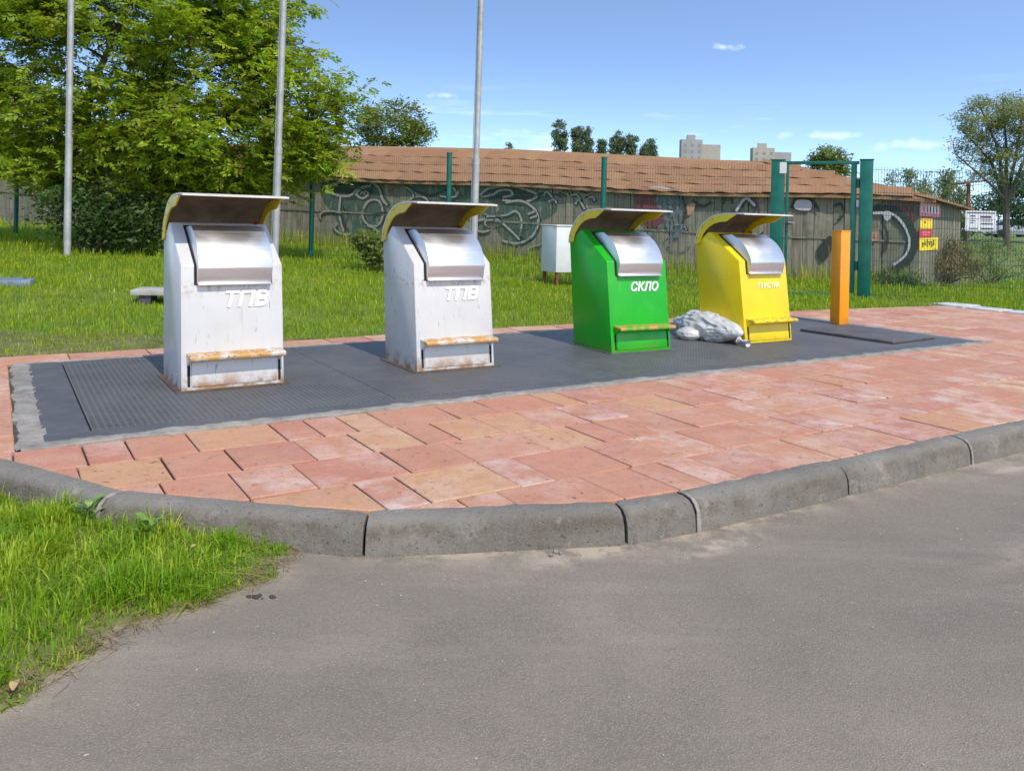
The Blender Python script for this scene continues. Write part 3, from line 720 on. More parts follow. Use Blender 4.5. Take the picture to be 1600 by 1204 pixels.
# ------------------------------------------------------------------ meter cabinet behind the green bin
cb = on_field(868, 450); cab = empty('meter_cabinet', (cb.x, cb.y, cb.z), R(31), 'plain white steel cabinet raised on rusty legs in the grass', 'cabinet')
MB().box((0, 0, .28), (1.02, .50, 1.12)).build('box', M['cabinet'], cab, bevel=.008)
MB().box((-.02, -.02, 1.121), (1.04, .52, 1.145)).build('lid', M['cabinet'], cab, bevel=.006)
for x, y in ((.03, .03), (.93, .03), (.03, .43), (.93, .43)): MB().box((x, y, -.08), (x + .05, y + .05, .28)).build('leg', M['rust'], cab)

# ------------------------------------------------------------------ tall poles
def pole(px, py, Y, top, label, lean=0.):
    b = on_field(px, py) if Y is None else None
    if Y: x = at(px, py, Y).x; b = Vector((x, Y, G(x, Y)))
    r = empty('tall_pole', b, 0, label, 'pole', 'tall steel poles on the grass')
    H = 11; ld = lambda z: (lean * z, 0, z)
    MB().tube([ld(-.2), ld(2.2)], .062, 14).build('lower_tube', M['steel_pole'], r, smooth=True)
    MB().tube([ld(2.2), ld(6.4)], .052, 14).build('middle_tube', M['steel_pole'], r, smooth=True)
    MB().tube([ld(6.4), ld(H)], [.042, .036], 14).build('upper_tube', M['steel_pole'], r, smooth=True)
    MB().tube([ld(2.15), ld(2.26)], .066, 14).build('collar', M['steel_pole'], r, smooth=True)
    MB().tube([(-.07, 0, .3), (lean * H - .045, 0, H - .2)], .008, 6).build('rope', M['steel_pole'], r)
pole(105, 403, None, 0, 'tall steel pole in front of the leafy tree trunk', -.008)
pole(430, 380, 14.6, 0, 'tall steel pole rising behind the rust-stained white bin', .010)
pole(740, 380, 14.6, 0, 'tall steel pole rising behind the white bin next to the green one', .006)

# ------------------------------------------------------------------ wire mesh fence and gate
FA = Vector((6.21, 14.4)); FD = Vector((-.936, .352)).normalized()
def fence_at(px):
    r = raydir(px, H0); k = r.x / r.y   # point on the fence line at that bearing
    t = (FA.x - k * FA.y) / (k * FD.y - FD.x); return FA + FD * t
def wire_panel(a, b, za, zb, h, parent, step=.05, rad=.0021):
    n = max(2, int((b - a).length / step)); m = MB(); d = (b - a).normalized(); nn = Vector((-d.y, d.x))
    for k in range(n + 1):
        p = a.lerp(b, k / n); z = za + (zb - za) * k / n
        q = [p + d * rad, p + nn * rad, p - d * rad, p - nn * rad]
        m.add([(v.x, v.y, z + .06) for v in q] + [(v.x, v.y, z + h) for v in q], [(i, (i + 1) % 4, 4 + (i + 1) % 4, 4 + i) for i in range(4)])
    k = 0.0; off = nn * .006
    while k <= h - .06:
        z = .08 + k; q = [(off.x, off.y, rad), (off.x * 2, off.y * 2, 0), (off.x, off.y, -rad), (0, 0, 0)]
        m.add([(a.x + v[0], a.y + v[1], za + z + v[2]) for v in q] + [(b.x + v[0], b.y + v[1], zb + z + v[2]) for v in q], [(i, (i + 1) % 4, 4 + (i + 1) % 4, 4 + i) for i in range(4)])
        k += .2
    return m.build('mesh_panel', M['wire'], parent)
fence = empty('mesh_fence', (0, 0, 0), 0, 'green post and wire mesh fence running before the graffiti shed', 'fence')
fx = [fence_at(p) for p in (-170, 25, 138, 300, 487, 700, 942)] + [FA + FD * 1.70]
for k, p in enumerate(fx):
    z = G(p.x, p.y)
    if k < len(fx) - 1:
        MB().tube([(p.x, p.y, z - .2), (p.x, p.y, z + 2.47)], .056, 12).build('post', M['green_paint'], fence, smooth=True)
        MB().tube([(p.x, p.y, z + 2.465), (p.x, p.y, z + 2.495)], .062, 12).build('post_cap', M['green_paint'], fence, smooth=True)
        q = fx[k + 1]; wire_panel(p, q, z, G(q.x, q.y), 2.38 if k else 2.3, fence)
gate = empty('steel_gate', (FA.x, FA.y, G(FA.x, FA.y)), math.atan2(-FD.y, -FD.x), 'dark green steel gate frame with two stout posts behind the orange post', 'gate')
GL = -1.36 - .12
for x, w in ((0, .105), (GL, .115)):
    MB().box((x - w, -.09, -.2), (x + w, .09, 2.44)).build('post', M['green_paint'], gate, bevel=.008)
    MB().box((x - w - .012, -.10, 2.441), (x + w + .012, .10, 2.455)).build('post_cap', M['green_paint'], gate, bevel=.004)
MB().box((GL + .12, -.03, 2.37), (-.12, .03, 2.425)).build('top_rail', M['green_paint'], gate, bevel=.004)
MB().box((-.25, -.028, .1), (-.155, .028, 2.368)).build('leaf_stile', M['green_paint'], gate, bevel=.004)
MB().box((GL + .14, -.028, .1), (GL + .19, .028, 2.368)).build('leaf_stile', M['green_paint'], gate, bevel=.004)
MB().box((GL + .192, -.022, .02), (-.252, .022, .06)).build('bottom_rail', M['green_paint'], gate, bevel=.004)
for z in (.5, 1.95): MB().tube([(-.13, -.03, z), (-.13, -.03, z + .16)], .03, 10).build('hinge', M['green_paint'], gate, smooth=True); MB().box((-.155, -.02, z + .03), (-.10, .02, z + .13)).build('hinge_plate', M['green_paint'], gate)
MB().box((GL + .135, -.07, 1.28), (GL + .26, -.03, 1.36)).build('lock_case', M['ink'], gate, bevel=.006)
MB().tube([(GL + .20, -.07, 1.32), (GL + .20, -.11, 1.32), (GL + .31, -.11, 1.31)], .011, 8).build('handle', M['steel_pole'], gate, smooth=True)
MB().box((GL + .03, -.097, 2.20), (GL + .15, -.0905, 2.40)).build('plate', M['cabinet'], gate)
MB().box((-.152, -.06, 1.62), (-.11, -.031, 1.74)).build('latch_keep', M['steel_pole'], gate)
def wp(v): return Vector((v[0], v[1]))
fence2 = empty('mesh_fence', (0, 0, 0), 0, 'wire mesh fence from the gate past the dry brush', 'fence')
a = FA + Vector((.12, .01)); pts = [a, a + Vector((3.0, .1)), a + Vector((6.0, .25)), a + Vector((9.0, .4))]
for k, p in enumerate(pts):
    z = G(p.x, p.y)
    if k: MB().tube([(p.x, p.y, z - .2), (p.x, p.y, z + 2.36)], .022, 10).build('post', M['wire'], fence2, smooth=True)
    if k < 3: wire_panel(p, pts[k + 1], z, G(pts[k + 1].x, pts[k + 1].y), 2.33, fence2, rad=.0034)

# ------------------------------------------------------------------ long shed
WC = Vector((9.37, 18.83)); WD = Vector((-.938, .347)).normalized(); WN = Vector((-WD.y, WD.x)); WN = -WN if WN.y > 0 else WN
def wall_xy(u, o=0.): p = WC + WD * u + WN * o; return p
shed = empty('long_shed', (WC.x, WC.y, G(WC.x, WC.y)), 0, 'long weathered plank shed with brown shingle roof and graffiti', 'shed')
SB = Vector((WC.x, WC.y, G(WC.x, WC.y)))
UMAX = 31.
def eave_z(u): return G(*wall_xy(u)) + 2.12
def rel(p): return Vector(p) - SB
# plank wall
u = 0.; k = 0
while u < UMAX:
    w = random.uniform(.17, .25); p = wall_xy(u + w / 2); z0 = G(p.x, p.y) - .06; h = eave_z(u + w / 2) + .02 - z0; th = random.uniform(.0, .014)
    m = MB().box((-w / 2 + .004, 0, 0), (w / 2 - .004, .028, h + random.uniform(-.03, .0)))
    o = m.build('plank', M['plank_maroon'] if u < .75 and False else M['plank'], shed); o.location = rel((p.x + WN.x * th, p.y + WN.y * th, z0)); o.rotation_euler = (random.gauss(0, .002), random.gauss(0, .004), math.atan2(-WD.y, -WD.x)); u += w
def wall_slab(name, u0, u1, zr0, zr1, o0, o1, mat, useg=.9):
    n = max(1, int((u1 - u0) / useg)); m = MB(); V = []; Fc = []
    for i in range(n + 1):
        uu = u0 + (u1 - u0) * i / n; g = G(*wall_xy(uu))
        for (o_, z) in ((o0, zr0), (o1, zr0), (o1, zr1), (o0, zr1)):
            p = wall_xy(uu, o_); V.append(rel((p.x, p.y, g + z)))
    for i in range(n):
        for q in range(4): Fc.append((i * 4 + q, i * 4 + (q + 1) % 4, i * 4 + 4 + (q + 1) % 4, i * 4 + 4 + q))
    Fc += [(0, 1, 2, 3), (n * 4, n * 4 + 3, n * 4 + 2, n * 4 + 1)]
    return m.add(V, Fc).build(name, mat, shed)
wall_slab('wall_core', .02, UMAX, -.1, 2.10, -.30, -.035, M['dark'])
u = 0.
while u < UMAX:
    w = random.uniform(2.2, 3.4); wall_slab('batten', u + .01, min(u + w, UMAX) - .01, 1.02 + random.uniform(-.02, .02), 1.06, .014, .034, M['plank'], 3); u += w
# end wall
ED = Vector((.70, .714)).normalized(); EN = Vector((.714, -.70)); EL = 3.0; u = 0.
while u < EL:
    w = random.uniform(.16, .22); p = WC + ED * (u + w / 2); z0 = G(p.x, p.y) - .06
    o = MB().box((-w / 2 + .004, 0, 0), (w / 2 - .004, .025, 2.12)).build('plank', M['plank'], shed); o.location = rel((p.x, p.y, z0)); o.rotation_euler = (0, 0, math.atan2(ED.y, ED.x)); u += w
m = MB()
a_, b_ = WC - EN * .04 + ED * .02, WC + ED * EL - EN * .04
m.slab([(q.x - SB.x, q.y - SB.y) for q in (a_, b_, b_ - EN * .2, a_ - EN * .2)], -.1, 2.0); m.build('wall_core', M['dark'], shed)
# roof: front slope up to the ridge, hipped towards the end
SET = 2.5; OH = .20
def ridge_z(u): return float(np.interp(u, [3.5, 6.5, 11, 14.5, 31], [2.98, 3.15, 3.40, 3.50, 3.85]))
def roof_pt(u, v, lift=0.):       # v = 0 at the eave, 1 at the ridge
    e = wall_xy(u, OH); r = wall_xy(u, -SET); ez = eave_z(u) - .05 + .03 * math.sin(u * .8); zz = ez + (ridge_z(max(u, 3.5)) - ez) * v
    p = e.lerp(r, v); return Vector((p.x, p.y, zz + lift))
UH = 3.5                             # where the ridge ends
def vmax(u): return 1. if u >= UH else max(0., (u + .35) / (UH + .35))
deckm = MB(); V = []; Fc = []
us = [-.3, .5, 1.3, 2.2, 3.0, 3.5] + list(np.arange(5, UMAX + 1, 1.5)); nv = 5
for uu in us:
    for j in range(nv):
        for dz in (-.03, -.10): V.append(rel(roof_pt(uu, vmax(uu) * j / (nv - 1), dz)))
for i in range(len(us) - 1):
    for j in range(nv - 1):
        for q in (0, 1):
            a0 = (i * nv + j) * 2 + q; b0_ = ((i + 1) * nv + j) * 2 + q; Fc.append((a0, b0_, b0_ + 2, a0 + 2))
    a0 = i * nv * 2; b0_ = (i + 1) * nv * 2; Fc.append((a0, a0 + 1, b0_ + 1, b0_))
roof = deckm.add(V, Fc).build('roof', M['shingle'], shed)
# end hip and back slope
Rg = roof_pt(UH, 1); ce = roof_pt(-.3, 0); ee = WC + ED * (EL + .3) + EN * .25; ee3 = Vector((ee.x, ee.y, G(ee.x, ee.y) + 2.02)); Rb = roof_pt(UMAX, 1); bk = wall_xy(UMAX, -2 * SET); bk3 = Vector((bk.x, bk.y, eave_z(UMAX)))
be = WC + ED * (EL + .3) - EN * 1.0
def sheet(name, pts, mat, parent, th=.05):
    n = len(pts); return MB().add([rel(p) for p in pts] + [rel(p) - Vector((0, 0, th)) for p in pts], [tuple(range(n)), tuple(range(n, 2 * n))[::-1]] + [(i, (i + 1) % n, n + (i + 1) % n, n + i) for i in range(n)]).build(name, mat, parent)
sheet('hip_sheet', [ce + Vector((0, 0, .02)), ee3, Rg + Vector((0, 0, .0))], M['shingle'], roof)
sheet('back_sheet', [Rg, Rb, bk3, ee3], M['shingle'], roof)
# shingles, each its own piece with a curled lower edge
def shingle_mesh(seed, w=.60, d=.70):
    r = random.Random(seed); V = []; Fc = []; nx, ny = 6, 2
    sag = r.uniform(.004, .016); ph = r.uniform(-.2, .2)
    for layer in (0, 1):
        for j in range(ny + 1):
            for i in range(nx + 1):
                x = -w / 2 + w * i / nx; f = i / nx; y = d * j / ny
                curl = (1 - j / ny) ** 2 * (.016 + sag * math.cos((f - .5 + ph) * 2 * math.pi) * 1.2)
                y2 = y - (.035 * math.sin(f * math.pi) + .02 * r.random() * (i % 3 == 0)) * (j == 0)
                V.append((x, y2, curl - (.014 if layer else 0) * (1 if j == 0 else .6)))
    st = (nx + 1) * (ny + 1); ix = lambda l, j, i: l * st + j * (nx + 1) + i
    for l in (0, 1):
        for j in range(ny):
            for i in range(nx): Fc.append((ix(l, j, i), ix(l, j, i + 1), ix(l, j + 1, i + 1), ix(l, j + 1, i)))
    for i in range(nx): Fc.append((ix(0, 0, i), ix(1, 0, i), ix(1, 0, i + 1), ix(0, 0, i + 1)))
    for j in range(ny):
        for i in (0, nx): Fc.append((ix(0, j, i), ix(0, j + 1, i), ix(1, j + 1, i), ix(1, j, i)))
    return MB().add(V, Fc).mesh('shingle', M['shingle'])
SM = [shingle_mesh(i) for i in range(8)]
ROWS = 4
for j in range(ROWS + 1):
    u = -.1 + .28 * (j % 2)
    while u < 25.5:
        v = j / (ROWS + .55)
        if v < vmax(u) - .17 and v < .97:
            P = roof_pt(u, v); du = (roof_pt(u - .3, v) - roof_pt(u + .3, v)).normalized(); dv = (roof_pt(u, min(v + .2, 1.2)) - P).normalized(); nn = du.cross(dv).normalized(); dv = nn.cross(du)
            o = link('shingle', random.choice(SM), roof); 
            o.matrix_local = Matrix.Translation(rel(P + nn * (.002 + random.uniform(0, .008)))) @ Matrix((du, dv, nn)).transposed().to_4x4() @ Matrix.Rotation(random.gauss(0, .018), 4, 'Z')
        u += .555
for k in range(12):
    f0, f1 = k / 12, (k + 1.15) / 12; A_ = roof_pt(-.3, 0, .03).lerp(roof_pt(UH, 1, .03), f0); B_ = roof_pt(-.3, 0, .03).lerp(roof_pt(UH, 1, .03), min(f1, 1.02)); d_ = (B_ - A_).normalized(); sd_ = Vector((d_.y, -d_.x, 0)).normalized() * .14; up_ = Vector((0, 0, .05 + .012 * (k % 2)))
    MB().add([rel(q) for q in (A_ - sd_ - up_, A_ + up_ * .4, A_ + sd_ - up_, B_ - sd_ - up_, B_ + up_ * .2, B_ + sd_ - up_)], [(0, 1, 4, 3), (1, 2, 5, 4), (0, 2, 1), (3, 4, 5), (0, 3, 5, 2)]).build('hip_cap', M['shingle'], roof)
# graffiti on the plank wall
def wall_hit(px, py, off):
    r = raydir(px, py); p0 = WC + WN * off; t = (p0.x * WN.x + p0.y * WN.y) / (r.x * WN.x + r.y * WN.y); return Vector((r.x * t, r.y * t, CZ + r.z * t))
def smooth_path(p, closed=False, n=7):
    r = []; N_ = len(p)
    for i in range(N_ if closed else N_ - 1):
        g = lambda k: Vector(p[k % N_]) if closed else Vector(p[min(max(k, 0), N_ - 1)])
        a, b, c, d = g(i - 1), g(i), g(i + 1), g(i + 2)
        for k in range(n):
            t = k / n; r.append(.5 * ((2 * b) + (c - a) * t + (2 * a - 5 * b + 4 * c - d) * t * t + (3 * b - a - 3 * c + d) * t ** 3))
    if not closed: r.append(Vector(p[-1]))
    return r
goff = [.017]
def stroke(pts, w, mat, closed=False):
    if mat in ('spray_pale', 'spray_white'): stroke([(a + 1.6, b + 1.4) for a, b in pts], w * 1.9, 'spray_dark', closed)
    goff[0] += .00035
    q = smooth_path(pts, closed); n = len(q); V = []; Fc = []
    for i, p in enumerate(q):
        a = q[(i - 1) % n] if closed or i else p; b = q[(i + 1) % n] if closed or i < n - 1 else p; d = (b - a).normalized(); nn = Vector((-d.y, d.x)) * (w / 2) * random.uniform(.8, 1.2)
        V += [rel(wall_hit(p.x + nn.x, p.y + nn.y, goff[0])), rel(wall_hit(p.x - nn.x, p.y - nn.y, goff[0]))]
    for i in range(n if closed else n - 1): j = (i + 1) % n; Fc.append((2 * i, 2 * i + 1, 2 * j + 1, 2 * j))
    me = bpy.data.meshes.new('graffiti_stroke'); me.from_pydata(V, [], Fc); me.materials.append(M[mat]); link('graffiti_stroke', me, shed)
def patch(pts, mat, smooth=True):
    goff[0] += .00035
    q = smooth_path(pts, True, 5) if smooth else [Vector(p) for p in pts]
    me = bpy.data.meshes.new('graffiti_patch'); me.from_pydata([rel(wall_hit(p.x, p.y, goff[0])) for p in q], [], [tuple(range(len(q)))]); me.materials.append(M[mat]); link('graffiti_patch', me, shed)
patch([(500, 290), (560, 280), (600, 290), (600, 350), (560, 380), (530, 350)], 'spray_green')
patch([(645, 288), (760, 292), (850, 295), (870, 330), (820, 350), (740, 335), (660, 318)], 'spray_green')
patch([(752, 300), (800, 292), (835, 305), (820, 320), (775, 318)], 'spray_dark')
patch([(516, 293), (545, 284), (580, 290), (575, 308), (540, 312)], 'spray_dark')
patch([(770, 330), (825, 325), (845, 355), (815, 380), (780, 365)], 'spray_green')
stroke([(512, 293), (530, 285), (570, 282), (590, 292), (598, 312), (606, 320)], 4, 'spray_pale')
stroke([(512, 293), (520, 303), (545, 306), (560, 295), (580, 290)], 3.4, 'spray_pale')
stroke([(557, 303), (566, 295), (575, 303), (566, 310)], 3.4, 'spray_pale', True); stroke([(563, 303), (567, 300), (570, 304)], 3, 'spray_pale')
stroke([(535, 310), (533, 330), (540, 355), (545, 385)], 4, 'spray_dark'); stroke([(532, 306), (530, 335), (537, 362)], 3, 'spray_pale')
stroke([(566, 335), (575, 315), (592, 314), (598, 335), (590, 352), (574, 350)], 3.2, 'spray_pale', True)
stroke([(632, 288), (655, 300), (672, 306), (700, 295)], 4, 'spray_dark'); stroke([(634, 292), (652, 304), (668, 310)], 3, 'spray_pale')
stroke([(640, 312), (655, 306), (668, 313), (660, 322)], 3, 'spray_pale'); stroke([(705, 290), (713, 302), (705, 312)], 3.2, 'spray_pale')
stroke([(750, 305), (765, 294), (800, 291), (832, 300), (838, 308), (815, 316), (785, 312)], 3.6, 'spray_pale')
stroke([(752, 308), (770, 304), (780, 298), (796, 297), (800, 305), (785, 308)], 3.2, 'spray_pale')
stroke([(838, 305), (850, 302), (860, 306)], 3.4, 'spray_dark')
stroke([(757, 334), (780, 345), (800, 362), (812, 375)], 3.4, 'spray_pale'); stroke([(760, 338), (790, 336), (806, 330), (815, 345), (812, 370)], 3.2, 'spray_pale')
stroke([(790, 316), (815, 314), (836, 328), (841, 348), (832, 368), (810, 380), (785, 376)], 3.4, 'spray_pale'); stroke([(824, 335), (836, 330)], 3, 'spray_pale'); stroke([(828, 341), (839, 337)], 3, 'spray_pale')
for k in range(11):
    x = 850 + k * 7; y = 296 + random.uniform(0, 26); stroke([(x, y), (x + random.uniform(4, 12), y - random.uniform(-4, 8)), (x + random.uniform(8, 16), y + random.uniform(2, 10))], 2.8, random.choice(('spray_dark', 'spray_dark', 'spray_pale')))
gr_ = random.Random(11)
for k in range(46):
    x = gr_.uniform(500, 1195); lo = np.interp(x, [500, 900, 1200], [284, 298, 316]); hi = np.interp(x, [500, 900, 1200], [372, 398, 425]); y = gr_.uniform(lo, hi); a = gr_.uniform(0, 6.3); rr = gr_.uniform(6, 17); sw = gr_.uniform(1.5, 4.5)
    mt_ = gr_.choice(('spray_pale', 'spray_pale', 'spray_dark', 'spray_dark', 'spray_green', 'spray_blue' if x > 950 else 'spray_green'))
    stroke([(x + rr * math.cos(a + sw * q / 4) * (1 + .2 * q), min(hi + 8, max(lo, y + rr * .8 * math.sin(a + sw * q / 4)))) for q in range(5)], gr_.uniform(1.8, 3.0), mt_)
patch([(990, 300), (1018, 296), (1040, 345), (1008, 352)], 'spray_maroon'); patch([(1025, 300), (1062, 296), (1075, 330), (1060, 372), (1038, 350)], 'spray_blue'); patch([(1072, 322), (1086, 318), (1082, 332), (1074, 336)], 'spray_peach')
stroke([(1012, 300), (1022, 292), (1040, 294), (1060, 300)], 4, 'spray_white'); stroke([(1090, 305), (1096, 297)], 5, 'spray_white'); stroke([(1082, 312), (1098, 322), (1112, 316)], 4, 'spray_dark'); stroke([(1066, 306), (1072, 330), (1066, 350)], 4, 'spray_dark'); stroke([(1130, 318), (1138, 300), (1145, 318)], 4, 'spray_dark'); stroke([(1175, 305), (1186, 330)], 5, 'spray_maroon')
stroke([(1020, 372), (1034, 352), (1052, 362), (1046, 385)], 4, 'spray_blue'); stroke([(1150, 330), (1165, 310), (1180, 322)], 4, 'spray_white')
patch([(1240, 316), (1248, 312), (1266, 314), (1266, 328), (1244, 327)], 'spray_white'); stroke([(1236, 325), (1246, 310), (1268, 312), (1280, 330)], 4, 'spray_dark'); patch([(1278, 388), (1298, 368), (1298, 395), (1284, 408)], 'spray_dark'); patch([(1236, 378), (1262, 372), (1266, 395), (1240, 402)], 'spray_peach') if False else None
stroke([(1304, 322), (1314, 318), (1318, 335), (1308, 345)], 3.5, 'spray_dark')
patch([(1366, 318), (1428, 316), (1428, 352), (1412, 335), (1390, 324)], 'spray_maroon', False)
stroke([(1362, 327), (1395, 326), (1418, 345), (1430, 375), (1423, 402), (1400, 420), (1378, 428)], 10, 'spray_dark'); stroke([(1364, 333), (1393, 334), (1411, 350), (1421, 376), (1415, 398), (1396, 414)], 3.6, 'spray_white')
patch([(1362, 363), (1371, 361), (1372, 376), (1362, 377)], 'spray_peach', False); stroke([(1365, 365), (1365, 373)], 2.6, 'spray_maroon'); stroke([(1380, 350), (1387, 370), (1382, 395)], 4, 'spray_dark'); patch([(1380, 332), (1390, 330), (1392, 340), (1384, 345)], 'spray_white')

# banners on the end wall
def end_hit(px, py, off):
    r = raydir(px, py); p0 = WC + EN * off; t = (p0.x * EN.x + p0.y * EN.y) / (r.x * EN.x + r.y * EN.y); return Vector((r.x * t, r.y * t, CZ + r.z * t))
def board(name, quad, mat, off, hit, label=None, cat=None, parent=None, th=.012, nrm=None):
    f_ = [hit(*q, off + th) for q in quad]; b_ = [p - nrm * th for p in f_]; o0 = parent.location if parent else f_[3]
    o = MB().add([p - o0 for p in f_ + b_], [(0, 1, 2, 3), (7, 6, 5, 4)] + [(i, 4 + i, 4 + (i + 1) % 4, (i + 1) % 4) for i in range(4)]).build(name, M[mat], parent)
    if not parent: o.location = o0
    return tag(o, label, cat)
EN3 = Vector((EN.x, EN.y, 0))
def rects(parent, mat, rs, off, hit, nrm, name='print'):
    for (x0, y0, x1, y1) in rs: board(name, [(x0, y0), (x1, y0), (x1, y1), (x0, y1)], mat, off, hit, parent=parent, th=.003, nrm=nrm)
bn = board('banner', [(1438, 314), (1470, 318), (1469, 340), (1437, 337)], 'pink_print', .004, end_hit, 'pink and white lettered banner on the shed end wall', 'banner', nrm=EN3)
rects(bn, 'white_board', [(1440 + i * 5.0, 317 + i * .5 + (i % 2), 1442.6 + i * 5.0, 332 + i * .5) for i in range(6)], .0165, end_hit, EN3)
rects(bn, 'ink', [(1443 + i * 5.0, 323 + i * .4, 1444.3 + i * 5.0, 330 + i * .5) for i in range(5)], .0165, end_hit, EN3)
bn = board('banner', [(1438.5, 341), (1457, 342), (1456.5, 358), (1438, 357.5)], 'yellow_print', .004, end_hit, 'plain yellow banner with an orange edge on the shed end wall', 'banner', nrm=EN3)
rects(bn, 'orange_print', [(1439, 341.6, 1456.5, 344.5)], .0165, end_hit, EN3); rects(bn, 'ink', [(1444, 346, 1447, 348.5)], .0165, end_hit, EN3)
bn = board('banner', [(1437, 359), (1456.5, 359.5), (1455.5, 370), (1437, 370.5)], 'red_print', .004, end_hit, 'small red banner between the two yellow banners on the shed', 'banner', nrm=EN3)
rects(bn, 'pink_print', [(1440, 362, 1453, 364), (1442, 366, 1451, 367.5)], .0165, end_hit, EN3)
bn = board('banner', [(1437, 372), (1466, 371), (1465, 390), (1437, 392)], 'yellow_print', .004, end_hit, 'lowest yellow banner with dark scrawled letters on the shed', 'banner', nrm=EN3)
rects(bn, 'olive_ink', [(1441 + i * 3.4, 378 - (i % 3) * 1.6 , 1443 + i * 3.4, 386 - (i % 2) * 2.5) for i in range(6)] + [(1442, 380, 1447, 381.6), (1449, 377, 1455, 378.6), (1456, 381, 1460, 382.4)], .0165, end_hit, EN3)

# ------------------------------------------------------------------ information board and little shelter beyond
ib = at(1532, 361, 30.); ibz = G(ib.x, ib.y); sg = empty('information_board', (ib.x, ib.y, ibz), R(-8), 'white information board on two legs beyond the shed end', 'sign')
MB().box((-.52, 0, ib.z - ibz), (.52, .04, ib.z - ibz + .74)).build('panel', M['white_board'], sg)
for x in (-.42, .38): MB().box((x, .005, -.1), (x + .05, .035, ib.z - ibz)).build('leg', M['ink'], sg)
z0 = ib.z - ibz
for (x0, a0, x1, a1) in [(-.48, .64, .48, .685), (-.36, .52, -.2, .57), (-.36, .44, -.22, .47), (-.36, .36, -.2, .39), (-.36, .28, -.24, .31), (-.02, .48, .36, .56), (0, .40, .4, .42), (0, .35, .36, .37), (0, .24, .42, .29), (-.4, .07, -.1, .11), (0, .06, .44, .12)]:
    MB().box((x0, -.004, z0 + a0), (x1, -.0005, z0 + a1)).build('print_line', M['ink'], sg)
sp = at(1512, 345, 32.); spz = G(sp.x, sp.y); sh = empty('shelter_post', (sp.x, sp.y, spz), R(5), 'rusty post carrying a small flat canopy behind the information board', 'canopy')
MB().box((-.05, -.05, -.1), (.05, .05, at(1512, 287, 32.).z - spz)).build('post', M['rust'], sh)
zt = at(1512, 287, 32.).z - spz; MB().add([(-.45, -.4, zt - .05), (.3, -.4, zt + .07), (.3, .4, zt + .07), (-.45, .4, zt - .05), (-.45, -.4, zt), (.3, -.4, zt + .12), (.3, .4, zt + .12), (-.45, .4, zt)], [(3, 2, 1, 0), (4, 5, 6, 7), (0, 1, 5, 4), (1, 2, 6, 5), (2, 3, 7, 6), (3, 0, 4, 7)]).build('canopy', M['rust'], sh)

# ------------------------------------------------------------------ parked cars far behind
def car(px, Y, paint, label, rz):
    x = at(px, 355, Y).x; r = empty('parked_car', (x, Y, G(x, Y)), rz, label, 'car', 'cars parked beyond the meadow')
    MB().prism([(-2.1, .3), (-2.15, .62), (-2.0, .80), (-1.2, .90), (1.6, .93), (2.1, .82), (2.15, .35), (1.9, .25), (-1.9, .25)], -.85, .85).build('body', paint, r, bevel=.05)
    MB().prism([(-1.15, .9), (-.5, 1.40), (.9, 1.43), (1.65, .92)], -.74, .74).build('cabin', M['glass_dark'], r, bevel=.04)
    MB().prism([(-.5, 1.405), (-.45, 1.45), (.85, 1.475), (.92, 1.432)], -.70, .70).build('car_roof', paint, r, bevel=.015)
    for s_ in (-.86, .72):
        for y in (-1.3, 1.3): MB().tube([(s_, y, .31), (s_ + .14, y, .31)], .31, 16).build('wheel', M['tyre'], r)
car(1592, 62, M['car_grey'], 'silver grey parked car at the dark hedge', R(70))
car(1572, 74, M['car_white'], 'white parked car farther along the dark hedge', R(75))

# ------------------------------------------------------------------ far tower blocks
def block(px0, px1, py_top, pxm, py_low, Y, label, mat, mat2):
    x0, x1, xm = at(px0, 300, Y).x, at(px1, 300, Y).x, at(pxm, 300, Y).x; zt = at((px0 + pxm) / 2, py_top, Y).z; zl = at(px1, py_low, Y).z
    r = empty('tower_block', ((x0 + x1) / 2, Y, 0), 0, label, 'building', 'tower blocks on the skyline'); c = (x0 + x1) / 2
    MB().box((x0 - c, 0, -3), (xm - c, 5, zt)).build('main_block', mat, r); MB().box((xm - c + .01, 1, -3), (x1 - c, 5, zl)).build('lower_block', mat2, r)
    w = xm - x0; MB().box((x0 - c + w * .32, 3, zt), (x0 - c + w * .72, 4.5, zt + 2.6)).build('lift_hut', mat, r)
    n = 3
    for k in range(n):
        for f in range(5):
            xx = x0 - c + w * (k + .35) / n; zz = zt - 2.2 - f * 3.; MB().box((xx, -.05, zz - 1.4), (xx + w * .12, .05, zz)).build('window', M['far_glass'], r)
block(1063, 1125, 218, 1096, 226, 400., 'grey tower block with a taller main part above the shed roof', M['pale_panel'], M['tan_panel'])
block(1175, 1236, 231, 1209, 238, 420., 'sandy tower block with stair head beside the gate', M['tan_panel'], M['pale_panel'])
block(-70, 6, 108, -30, 104, 95., 'pale apartment house glimpsed behind the leafy tree', M['tan_panel'], M['tan_panel'])

# ------------------------------------------------------------------ trees
def leaves(C, size, col_jit=.25, flat=.5, up=None, aspect=.45):
    n = len(C); d = rng.normal(size=(n, 3)); d[:, 2] *= flat; d /= np.linalg.norm(d, axis=1)[:, None] + 1e-9
    u = rng.normal(size=(n, 3)) * .55; u[:, 2] += 1.0; w = np.cross(d, u); w /= np.linalg.norm(w, axis=1)[:, None] + 1e-9
    s = (size * rng.uniform(.6, 1.35, n))[:, None]; h = np.cross(w, d) * .12
    a = C; b = C + d * s * .5 + w * s * aspect * .5 + h * s; c = C + d * s; e = C + d * s * .5 - w * s * aspect * .5 + h * s
    V = np.stack([a, b, c, e], 1); br = rng.uniform(1 - col_jit, 1 + col_jit, (n, 1)); hue = rng.uniform(-.10, .16, (n, 1))
    T = np.clip(br * np.concatenate([1 + hue, np.ones((n, 1)), 1 - hue * .5], 1), .1, 2.5); return V, T
